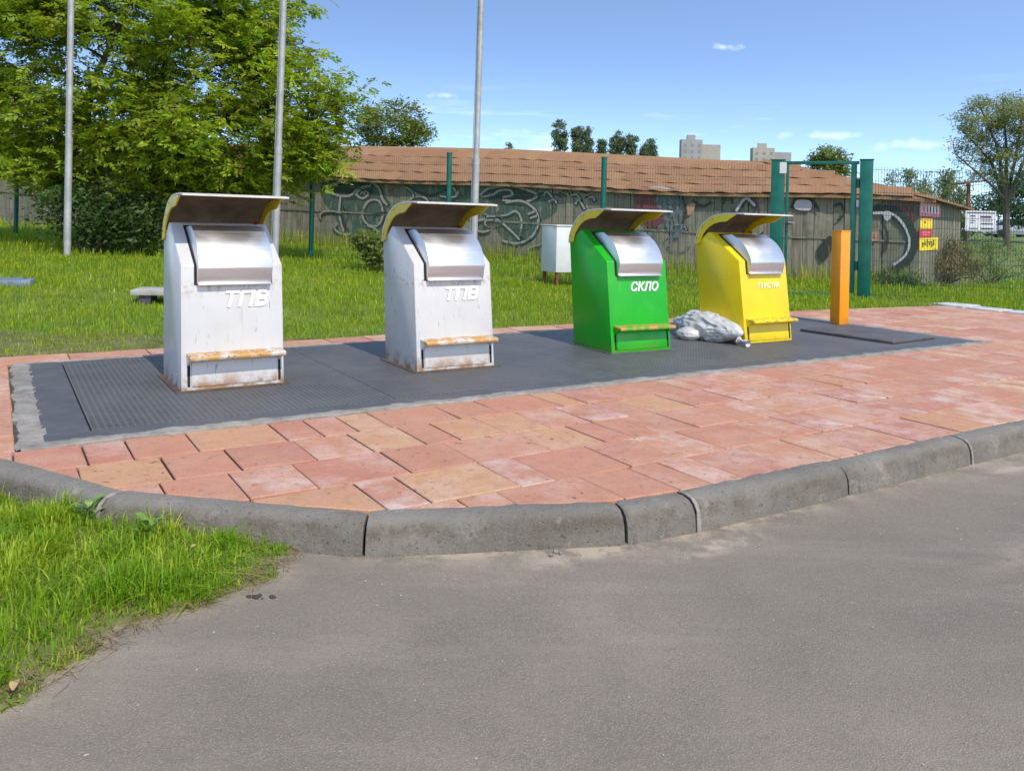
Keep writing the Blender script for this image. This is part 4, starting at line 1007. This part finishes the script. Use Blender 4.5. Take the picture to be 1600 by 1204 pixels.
def branches(mb, base, cl, stems, r0, r1=.012, sides=6, wig=.12):
    """stems: list of polylines (limbs); every cluster is joined to the nearest limb point below it"""
    P = []; RR = []
    for st, ra, rb in stems:
        q = smooth_path3(st, 6); n = len(q); rad = [ra + (rb - ra) * i / (n - 1) for i in range(n)]
        mb.tube(q, rad, 9); P += q; RR += rad
    for c in cl:
        best = min(range(len(P)), key=lambda i: (P[i] - c).length + max(0, P[i].z - c.z + .2) * 3)
        a = P[best]; mid = a.lerp(c, .5) + Vector((random.gauss(0, wig), random.gauss(0, wig), random.gauss(.08, wig))) * (c - a).length * .6
        q = smooth_path3([a, mid, c], 4); n = len(q); ra = min(RR[best] * .6, .012 + .016 * (c - a).length)
        mb.tube(q, [ra + (r1 - ra) * i / (n - 1) for i in range(n)], 5); P += q[3:]; RR += [ra * .6] * len(q[3:])
def in_ellipsoids(lobes, n, shell=.35):
    r = []
    wts = np.array([l[1][0] * l[1][1] * l[1][2] for l in lobes]) ** .75; wts /= wts.sum()
    for i in rng.choice(len(lobes), n, p=wts):
        c, rad = lobes[i]; d = rng.normal(size=3); d /= np.linalg.norm(d); k = rng.uniform(shell ** 3, 1) ** (1 / 3); r.append(Vector(c) + Vector((d[0] * rad[0] * k, d[1] * rad[1] * k, d[2] * rad[2] * k)))
    return r
def tree(name, base, lobes, stems, ncl, nleaf, crad, lsize, mat, label, r0=.15, flat=.5, jit=.28, group=None, cat='tree', aspect=.45, shell=.35, droop=0.):
    r = empty(name, base, 0, label, cat, group); base = Vector(base)
    cl = in_ellipsoids(lobes, ncl, shell); mb = MB(); branches(mb, base, cl, stems, r0); mb.v = [tuple(Vector(v) - base) for v in mb.v]
    mb.build('trunk', M['bark'], r, smooth=True)
    C = []; T0 = []
    for c in cl:
        k = rng.normal(size=(nleaf, 3)) * np.array([crad, crad, crad * .55]); C.append(np.array(c)[None] + k); T0.append(np.full((nleaf, 1), rng.uniform(.72, 1.28)))
    C = np.concatenate(C) - np.array(base); V, T = leaves(C, lsize, jit, flat, aspect=aspect); T *= np.concatenate(T0)
    link('crown', quad_cloud('crown', V, M[mat], T), r); return r

# large pinnate-leaved tree by the left poles
tb = on_field(168, 389); TY = tb.y
def tp(px, py, dy=0.): return at(px, py, TY + dy)
lob = []
for (px, py, rx, ry, dy, ryd) in ((210, 40, 190, 110, 0, 1.9), (420, 120, 95, 70, -.4, 1.2), (330, 205, 170, 80, -.5, 1.9), (50, 190, 150, 95, .2, 1.8), (440, 230, 75, 42, -.8, 1.0), (380, 268, 80, 32, -.6, 1.0), (180, 170, 150, 90, -.2, 1.7), (240, -110, 190, 100, .2, 1.8), (130, 260, 130, 55, .1, 1.6), (300, 285, 120, 45, -.2, 1.4), (380, 30, 80, 80, 0, 1.2), (30, 25, 110, 60, .6, 1.2), (500, 165, 42, 34, -.4, .6), (-120, 150, 120, 150, .3, 1.6), (468, 252, 40, 20, -.6, .6), (250, 320, 80, 34, -.3, 1.0), (490, 195, 30, 50, -.5, .8)):
    c = tp(px, py, dy); k = TY / FPX; lob.append((c, (rx * k, ryd, ry * k)))
big = empty('leafy_tree', tb, 0, 'big leafy light green tree spreading over the mesh fence', 'tree')
cl = in_ellipsoids(lob, 470, .30)
mb = MB()
stems = [([tb - Vector((0, 0, .2)), tp(165, 350), tp(148, 300, .1), tp(138, 230, .2), tp(140, 150, .2), tp(178, 60, 0), tp(215, -40, 0)], .15, .05),
         ([tp(163, 352), tp(185, 290, -.1), tp(215, 200, -.2), tp(255, 110, -.3), tp(285, 10, -.3)], .11, .035),
         ([tp(170, 365), tp(215, 300, -.4), tp(290, 235, -.7), tp(370, 180, -.8), tp(450, 150, -.8)], .09, .02),
         ([tp(160, 350), tp(120, 290, .4), tp(70, 220, .6), tp(20, 150, .7)], .09, .02), ([tp(215, 200, -.2), tp(300, 130, .4), tp(390, 60, .2)], .06, .02)]
def hides_trunk(c):
    u = 800 + c.x / c.y * FPX; v = H0 - (c.z - CZ) / c.y * FPX
    return c.y < TY + .3 and ((abs(u - (145 + .25 * max(0, 150 - v))) < 24 and 70 < v < 260 and c.y < TY) or (30 < u < 125 and 70 < v < 120))
cl = [c for c in cl if not hides_trunk(c)]
branches(mb, tb, cl, stems, .15); mb.v = [tuple(Vector(v) - tb) for v in mb.v]; mb.build('trunk', M['bark'], big, smooth=True)
def sprays(cl, base, per, crad, ll, lw, nl=6, rl=.30):
    Vs = []; Ts = []
    for c in cl:
        tone = rng.uniform(.6, 1.4); c = np.array(c) - np.array(base)
        out_ = np.array([c[0], c[1], 0]); out_ = out_ / (np.linalg.norm(out_) + 1e-6)
        org = c[None] + rng.normal(size=(per, 3)) * np.array([crad, crad, crad * .5])
        d = rng.normal(size=(per, 3)) * .8 + out_ * .5; d[:, 2] = d[:, 2] * .35 - .12; d /= np.linalg.norm(d, axis=1)[:, None]
        up_ = rng.normal(size=(per, 3)) * .35 + np.array([0, 0, 1]); w = np.cross(d, up_); w /= np.linalg.norm(w, axis=1)[:, None]; nn = np.cross(w, d)
        L_ = rl * rng.uniform(.65, 1.3, (per, 1)); tn = tone * rng.uniform(.85, 1.15, (per, 1)); hue = rng.uniform(-.08, .2, (per, 1))
        for j in range(nl):
            f = (j + .7) / nl; P = org + d * L_ * f - np.array([0, 0, 1]) * (f * f * .10) * L_
            for sd in ((-1, 1) if j < nl - 1 else (0,)):
                ld = d * (.55 if sd else 1) + w * sd * .8 + rng.normal(size=(per, 3)) * .16; ld /= np.linalg.norm(ld, axis=1)[:, None]; lw_ = np.cross(ld, nn + rng.normal(size=(per, 3)) * .25); lw_ /= np.linalg.norm(lw_, axis=1)[:, None]
                s = ll * (1 - .25 * abs(f - .5)) * rng.uniform(.8, 1.2, (per, 1))
                Vs.append(np.stack([P, P + ld * s * .45 + lw_ * s * lw, P + ld * s - nn * s * .12, P + ld * s * .45 - lw_ * s * lw], 1))
                b = tn * rng.uniform(.88, 1.12, (per, 1)); Ts.append(b * np.concatenate([1 + hue, np.ones((per, 1)), 1 - hue * .4], 1))
    return np.concatenate(Vs), np.concatenate(Ts)
V, T = sprays(cl, tb, 46, .36, .13, .22)
link('crown', quad_cloud('crown', V, M['leaf_ash'], T), big)
# dark undergrowth at its foot
ug = on_field(140, 398); k = ug.y / FPX
tree('undergrowth_bush', ug, [(at(145, 338, ug.y + .4), (75 * k, .8, 48 * k)), (at(215, 345, ug.y + .3), (60 * k, .7, 42 * k))],
     [([ug - Vector((0, 0, .1)), at(135, 350, ug.y + .3)], .03, .015), ([ug, at(190, 350, ug.y + .3)], .03, .012), ([ug, at(90, 355, ug.y + .5)], .03, .012)], 90, 70, .20, .12, 'leaf_dark', 'dense dark shrub at the foot of the leafy tree', cat='bush')
# shrub before the shed wall
sb = on_field(585, 425); k = sb.y / FPX
tree('garden_shrub', sb, [(at(588, 392, sb.y), (24 * k, .3, 26 * k)), (at(572, 380, sb.y), (14 * k, .2, 18 * k))], [([sb - Vector((0, 0, .1)), at(586, 400, sb.y)], .02, .01)], 40, 60, .10, .09, 'leaf_mid', 'small green shrub growing before the shed behind the white bin', cat='bush')
# dry brush by the shed end
for (px, py, w_, h_, mt, lab, n_) in ((1478, 455, 62, 75, 'leaf_dry', 'brown dry brush at the shed corner behind the wire mesh', 70), (1548, 455, 55, 78, 'leaf_mid', 'yellow green brush on the meadow behind the wire mesh', 60), (1405, 452, 30, 26, 'leaf_dark', 'low dark weeds under the graffiti arc', 26)):
    b_ = on_field(px, py); b_.y += 2.2 if px > 1450 else .0
    if px > 1450: b_.x = at(px, 400, b_.y).x; b_.z = G(b_.x, b_.y)
    k = b_.y / FPX
    tree('dry_brush' if mt == 'leaf_dry' else 'meadow_brush', b_, [(b_ + Vector((0, 0, h_ * k * .45)), (w_ * k, .6, h_ * k * .5))], [([b_ - Vector((0, 0, .1)), b_ + Vector((.1, 0, .4))], .02, .008), ([b_, b_ + Vector((-.4, 0, .5))], .02, .008), ([b_, b_ + Vector((.5, .1, .45))], .02, .008)], n_, 60, .14, .09, mt, lab, cat='brush', aspect=.22, flat=1.6, shell=.1)
# round tree behind the shed
def far_tree(name, px, pyb, Y, lobes, mat, label, ncl, nleaf, crad, ls, group=None, stems=None, shell=.4, **kw):
    x = at(px, pyb, Y).x; b = Vector((x, Y, G(x, Y))); k = Y / FPX
    lb = [(at(lx, ly, Y + dy), (rx * k, rd, ry * k)) for (lx, ly, rx, ry, dy, rd) in lobes]
    st = stems(b, Y) if stems else [([b - Vector((0, 0, .2)), at(px, sum(l[1] for l in lobes) / len(lobes), Y)], .012 * k * 1000 / 50, .05)]
    return tree(name, b, lb, st, ncl, nleaf, crad, ls, mat, label, group=group, shell=shell, **kw)
far_tree('round_tree', 612, 330, 60., [(612, 195, 50, 42, 0, 2.3), (575, 205, 24, 22, 0, 1.2), (648, 205, 24, 24, 0, 1.2), (612, 240, 50, 30, 0, 2.2)], 'leaf_mid', 'rounded green tree rising behind the shed ridge', 90, 90, .42, .30)
far_tree('gate_tree', 1292, 330, 55., [(1292, 252, 26, 20, 0, 1.1), (1292, 280, 38, 28, 0, 1.6), (1312, 262, 16, 14, 0, .8)], 'leaf_mid', 'bushy green tree seen between the gate posts', 60, 90, .3, .24)
PL = ('tallest poplar on the skyline, standing alone above the shed ridge', 'taller of two close narrow poplars beside the tallest poplar', 'shorter of two close narrow poplars beside the tallest poplar', 'broader poplar of the pair nearest the grey tower block', 'narrower pointed poplar of the pair nearest the grey tower block')
for ip, (px, top, w_, lab) in enumerate(((874, 191, 12, 0), (902, 196, 9, 0), (918, 203, 8, 0), (964, 202, 12, 0), (986, 204, 9.5, 0), (940, 217, 5, 1), (1018, 218, 7, 1), (1006, 222, 5, 1), (795, 226, 12, 1))):
    far_tree('poplar_tree', px, 340, 150., [(px, top + 22, w_ * .85, 24, 0, w_ * .1), (px, top + 45, w_, 30, 0, w_ * .11)], 'leaf_poplar_haze', 'short distant tree top low over the shed ridge' if lab else PL[ip], 60, 90, .30, .42, group='low tree tops over the shed ridge' if lab else 'poplars on the skyline', flat=1.5)
# spreading grey-green tree at the far end of the meadow
def fan(b, Y):
    s = []
    for (x1, y1, x2, y2, dy) in ((1545, 250, 1500, 200, .5), (1558, 230, 1528, 160, -.4), (1572, 230, 1566, 150, 0), (1590, 230, 1600, 160, .3), (1606, 240, 1640, 180, -.3), (1550, 290, 1492, 240, -.8), (1600, 280, 1660, 240, .8)):
        s.append(([b - Vector((0, 0, .2)), at(1572, 320, Y), at((x1 + 1572) / 2, (y1 + 315) / 2, Y + dy * .5), at(x1, y1, Y + dy), at(x2, y2, Y + dy * 1.5)], .16, .03))
    return s
far_tree('spreading_tree', 1574, 352, 44., [(1560, 185, 62, 34, 0, 2.0), (1515, 215, 28, 26, 0, 1.2), (1600, 200, 60, 50, 0, 2.2), (1505, 250, 18, 8, -.5, .6), (1590, 255, 60, 40, 0, 1.8), (1535, 275, 26, 24, 0, 1.)], 'leaf_grey', 'spreading grey-green tree with many limbs at the meadow edge', 240, 90, .27, .17, stems=fan, shell=.6, aspect=.35)
far_tree('dark_hedge_tree', 1560, 356, 49., [(1545, 322, 28, 30, 0, 1.), (1590, 318, 34, 34, 0, 1.2), (1630, 310, 34, 40, 0, 1.2)], 'leaf_dark', 'dense dark green trees massed under the spreading tree', 80, 90, .32, .22)
for (px, top, w_, Y, lab) in ((1394, 270, 10, 66., 'thin pale tree behind the mesh close to the gate'), (1420, 258, 9, 70., 'slim pointed tree standing clear behind the wire mesh'), (1446, 272, 13, 62., 'small loose tree behind the banners'), (1480, 262, 12, 58., 'narrow pale tree behind the rusty canopy'), (1500, 285, 14, 52., 'low pale tree beside the rusty canopy')):
    far_tree('pale_tree', px, 352, Y, [(px, top + 18, w_ * .8, 18, 0, w_ * .045), (px, top + 48, w_, 34, 0, w_ * .05), (px, top + 70, w_ * 1.2, 22, 0, w_ * .06)], 'leaf_grey', lab, 40, 60, .26, .22, group='small trees behind the wire mesh', flat=1.3)
far_tree('treeline', 300, 345, 240., [(100 + i * 90, 322, 60, 14, random.uniform(-6, 6), 5) for i in range(4)], 'leaf_dark', 'far line of dark trees behind the leafy tree', 60, 60, 1.6, 1.2)

# ------------------------------------------------------------------ grass
def blades(x, y, z, h, w, tint, lean=.35, name='grass', mat='grass', label=None):
    n = len(x); a = rng.uniform(0, 2 * np.pi, n); f = np.stack([np.cos(a), np.sin(a), np.zeros(n)], 1); sd = np.stack([-np.sin(a), np.cos(a), np.zeros(n)], 1)
    l = (np.abs(rng.normal(0, lean, n)) + .08)[:, None]; B = np.stack([x, y, z], 1); h = h[:, None]; w = w[:, None]; up_ = np.array([0, 0, 1.])[None]
    k = (1 / np.sqrt(1 + l * l)); p1 = B + up_ * h * .5 * k ** .3 + f * l * h * .22; p2 = B + up_ * h * .9 * k + f * l * h * .8
    pm = B + up_ * h * .78 * k ** .6 + f * l * h * .48
    Q1 = np.stack([B - sd * w * .45, B + sd * w * .45, p1 + sd * w * .5, p1 - sd * w * .5], 1); Q2 = np.stack([p1 - sd * w * .5, p1 + sd * w * .5, pm + sd * w * .33, pm - sd * w * .33], 1)
    Q3 = np.stack([pm - sd * w * .33, pm + sd * w * .33, p2 + sd * w * .05, p2 - sd * w * .05], 1)
    V = np.concatenate([Q1, Q2, Q3]); T = np.concatenate([tint, tint, tint]); return V, T
def tint_of(x, y, dry=.12):
    n = len(x); p = np.array([mnoise.noise((a * .9, b * .9, 0)) for a, b in zip(x, y)]); q = np.array([mnoise.noise((a * 3.3, b * 3.3, 4)) for a, b in zip(x, y)])
    b = rng.uniform(.65, 1.3, (n, 1)); yel = np.clip(.35 * p + .35 * q + rng.normal(0, .16, n), -.3, .75)[:, None]
    T = b * np.concatenate([1 + .55 * yel, 1 + .10 * yel, 1 - .2 * yel], 1)
    d = rng.random(n) < dry; T[d] = np.array([1.9, 1.35, 2.6]) * rng.uniform(.7, 1.3, (d.sum(), 1)); return T
VV = []; TT = []
def field(n, y0, y1, hm, wm, dry, smin=2.96):
    y = np.sqrt(rng.uniform(y0 ** 2, y1 ** 2, n)); x = rng.uniform(-.70, .70, n) * y; s, t = st_of(x, y)
    ok = ((t > np.where(s > 9.6, 2.96 - .11 * (s - 9.6), 2.96) + .05 * np.sin(s * 7)) & (s < 12.6)) | (s > 13.1 + .06 * np.sin(t * 9)) & (t > -2)
    wallside = (x - WC.x) * WN.x + (y - WC.y) * WN.y; ok &= (wallside > .06) | ((x - WC.x) * EN.x + (y - WC.y) * EN.y > .06)
    x, y = x[ok], y[ok]; n = len(x); z = ground_z(x, y) - .01
    cl_ = np.array([mnoise.noise((a * 1.6, b * 1.6, 9)) for a, b in zip(x, y)])
    h = hm * (1 + .45 * cl_) * rng.uniform(.55, 1.35, n); w = wm * rng.uniform(.7, 1.3, n)
    V, T = blades(x, y, z, np.maximum(h, .02), w, tint_of(x, y, dry), .6); VV.append(V); TT.append(T)
field(52000, 6.3, 11, .085, .0070, .07); field(60000, 11, 16, .105, .010, .07); field(52000, 16, 25, .15, .016, .09); field(22000, 25, 62, .26, .05, .12)
# taller seeding grass along the shed
n = 2600; u_ = rng.uniform(0, 20, n); o_ = np.abs(rng.normal(.08, .45, n)) + .05; x = WC.x + WD.x * u_ + WN.x * o_; y = WC.y + WD.y * u_ + WN.y * o_
V, T = blades(x, y, gz(x, y), rng.uniform(.2, .6, n), rng.uniform(.008, .014, n), tint_of(x, y, .4), .2); VV.append(V); TT.append(T)
tag(link('meadow_grass', quad_cloud('meadow_grass', np.concatenate(VV), M['grass'], np.concatenate(TT))), 'bright green meadow grass behind the paving', 'grass', kind='stuff')
# near verge
def verge(n, hm, wm, dry, tuft=0):
    x = rng.uniform(-3.6, -.5, n); y = rng.uniform(1.5, 5.0, n)
    if tuft:
        c = rng.integers(0, tuft, n); cx = rng.uniform(-3.0, -.8, tuft); cy = rng.uniform(1.9, 4.2, tuft); sg_ = .035 if dry < .95 else .11; x = cx[c] + rng.normal(0, sg_, n); y = cy[c] + rng.normal(0, sg_, n)
    s, t = st_of(x, y); ok = (verge_d(x, y) > -.01) & ~inside_outer(s, t, -.145) & (t < 2.5); x, y = x[ok], y[ok]; n = len(x)
    cl_ = np.array([mnoise.noise((a * 3, b * 3, 2)) for a, b in zip(x, y)]); e = np.clip(verge_d(x, y) / .15, .35, 1)
    return x, y, verge_z(x, y) - .006, np.maximum(hm * (1 + .5 * cl_) * rng.uniform(.5, 1.4, n) * e, .015), wm * rng.uniform(.7, 1.3, n), tint_of(x, y, dry)
VV = []; TT = []
for a in ((76000, .068, .0042, .10, 0), (9000, .12, .0046, .04, 70), (3500, .10, .005, .9, 60), (4500, .09, .0036, .97, 22)):
    x, y, z, h, w, T0 = verge(*a); V, T = blades(x, y, z, h, w, T0 * np.array([.84, 1, .95]), .7 if a[3] < .95 else 1.8); VV.append(V); TT.append(T)
tag(link('verge_grass', quad_cloud('verge_grass', np.concatenate(VV), M['grass'], np.concatenate(TT))), 'rough green grass on the verge before the kerb', 'grass', kind='stuff')
# dry litter along the asphalt edge
n = 620; y = rng.uniform(1.9, 3.35, n); x = np.interp(y, ey, ex) + rng.normal(.0, .035, n); a = rng.uniform(0, 2 * np.pi, n); ln = rng.uniform(.02, .09, n); z = np.full(n, -.134) + rng.uniform(0, .012, n) + np.where(verge_d(x, y) > 0, .018, 0)
d = np.stack([np.cos(a), np.sin(a), rng.normal(0, .08, n)], 1) * ln[:, None]; w = np.stack([-np.sin(a), np.cos(a), np.zeros(n)], 1) * .0014; P = np.stack([x, y, z], 1)
tag(link('dry_litter', quad_cloud('dry_litter', np.stack([P - w, P + w, P + d + w * .4 + np.array([0, 0, .004]), P + d - w * .4 + np.array([0, 0, .004])], 1), M['straw'], rng.uniform(.5, 1.25, (n, 1)) * np.ones((1, 3)))), 'dead straw and grass litter along the asphalt edge', 'litter', kind='stuff')
# fallen dry leaves and broad-leaved weeds on the verge
def leafshape(l, w, bend, n=5):
    V = []; Fc = []
    for i in range(n + 1):
        f = i / n; ww = w * math.sin(math.pi * min(1, f * .93 + .05)) ** .8; z = bend * math.sin(f * math.pi * .8)
        V += [(l * f, -ww, z + .15 * ww), (l * f, 0, z), (l * f, ww, z + .15 * ww)]
    for i in range(n):
        for q in (0, 1): Fc.append((i * 3 + q, i * 3 + q + 1, i * 3 + q + 4, i * 3 + q + 3))
    return V, Fc
brown = plain('dead_leaf', (.42, .27, .12), .8, var=.3, scale=20); weedm = plain('weed_leaf', (.13, .23, .03), .45, var=.3, scale=25, bump=.3)
def vpt(px, py):
    r = raydir(px, py); t = (-.125 - CZ) / r.z; x, y = r.x * t, r.y * t; return Vector((x, y, float(verge_z(np.array([x]), np.array([y]))[0])))
for (px, py, sz, lab) in ((215, 905, .055, 'curled dry leaf lying in the verge grass'), (20, 1097, .045, 'flat pale dry leaf at the asphalt edge'), (296, 880, .03, 'small dry leaf caught in the grass by the kerb')):
    V, Fc = leafshape(sz, sz * .28, sz * .3); o = MB().add(V, Fc).build('dry_leaf', brown, smooth=True); q = vpt(px, py); o.location = (q.x, q.y, q.z + .035); o.rotation_euler = (random.uniform(-.3, .3), .1, random.uniform(0, 6)); tag(o, lab, 'leaf')
for (px, py, nl, sz, lab) in ((140, 828, 9, .05, 'broad-leaved weed with round leaves against the kerb'), (232, 858, 8, .05, 'broad-leaved weed in the grass next to the kerb joint'), (55, 775, 7, .04, 'small leafy weed at the kerb in tall grass')):
    q = vpt(px, py); wd = empty('broadleaf_weed', q, 0, lab, 'weed')
    for k in range(nl):
        V, Fc = leafshape(sz * random.uniform(.7, 1.2), sz * .34, .012); a = k * 2.4 + random.random(); el = random.uniform(.25, 1.0); hh = random.uniform(.04, .10)
        mt = Matrix.Rotation(a, 4, 'Z') @ Matrix.Translation((.02, 0, hh)) @ Matrix.Rotation(-el * .6, 4, 'Y')
        MB().add([mt @ Vector(v) for v in V], Fc).build('leaf', weedm, wd, smooth=True)
        MB().tube([(0, 0, -.01), mt @ Vector((0, 0, 0))], .0022, 5).build('stalk', weedm, wd)
# ------------------------------------------------------------------ small things on the road
def stone(bm_seed, r):
    bm = bmesh.new(); bmesh.ops.create_icosphere(bm, subdivisions=1, radius=r)
    for v in bm.verts: v.co *= 1 + .5 * mnoise.noise(v.co * (40 / max(r * 60, .1)) + Vector((bm_seed, 0, 0))); v.co.z *= .6
    me = bpy.data.meshes.new('pebble'); bm.to_mesh(me); bm.free(); return me
mb = MB(); pr = random.Random(3)
for k in range(420):
    if k < 260: s_ = pr.uniform(-1, 6.5); t_ = -2.27 - abs(pr.gauss(0, .16)) if s_ > 2 else np.interp(s_, [1.1, 2], [-1.86, -2.25]) - abs(pr.gauss(0, .15)); x, y = L(s_, t_)
    else: y = pr.uniform(2.0, 6); x = pr.uniform(-.7, .7) * y
    if verge_d(np.array([x]), np.array([y]))[0] > 0 or st_of(x, y)[1] > -1.75 and st_of(x, y)[0] < 1.2 or st_of(x, y)[1] > -2.26 and st_of(x, y)[0] > 2: continue
    r = pr.uniform(.0012, .0042) if k < 410 else .006; o = len(mb.v); mb.add([(x + r * a, y + r * b, -.139 + r * .5 * c) for a, b, c in ((1, 0, 0), (-.3, .9, .1), (-.8, -.5, 0), (.2, -.9, .2), (.1, .1, 1.1), (0, 0, -1))], [(0, 1, 4), (1, 2, 4), (2, 3, 4), (3, 0, 4), (1, 0, 5), (2, 1, 5), (3, 2, 5), (0, 3, 5)])
tag(mb.build('grit', plain('grit', (.36, .33, .28), .9, var=.4, scale=3)), 'loose grit and pebbles scattered on the asphalt', 'grit', kind='stuff')
def chips(px, py, n, spread, lab, mat):
    r0 = raydir(px, py); t = (-.14 - CZ) / r0.z; c = Vector((r0.x * t, r0.y * t, -.138)); e = empty('asphalt_crumbs', c, 0, lab, 'crumbs')
    for k in range(n):
        me = stone(k * 3.7 + px, random.uniform(.005, .011)); me.materials.append(mat); o = link('crumb', me, e); o.location = (random.gauss(0, spread), random.gauss(0, spread * .5), .004); o.rotation_euler = (0, 0, random.random() * 6)
crumb = plain('crumb', (.05, .046, .042), .95, var=.3, scale=30)
chips(405, 934, 16, .022, 'dark crumbled asphalt lump beside the verge', crumb); chips(872, 866, 5, .02, 'broken pale mortar bits at the foot of the kerb', M['rim'])
# ------------------------------------------------------------------ slabs in the meadow
q = on_field(222, 474); sl_ = empty('concrete_slab', q, R(10), 'flat concrete slab on dark blocks in the grass by the white bin', 'slab')
MB().box((-.15, 0, .10), (.85, .5, .17)).build('top_slab', M['concrete'], sl_, bevel=.01)
for x in (-.05, .25, .55): MB().box((x, .04, -.05), (x + .14, .4, .10)).build('block', M['ink'], sl_)
q = on_field(-8, 449); ml = empty('manhole_slab', q, R(20), 'blue-grey slab lying in the grass under the pole', 'slab')
MB().box((-.5, 0, -.05), (.42, .35, .10)).build('slab', plain('blue_slab', (.16, .20, .25), .7, var=.25), ml, bevel=.012)
MB().box((-.40, .05, .1001), (.32, .30, .115)).build('lid', plain('blue_lid', (.13, .17, .22), .6, var=.2), ml, bevel=.006)
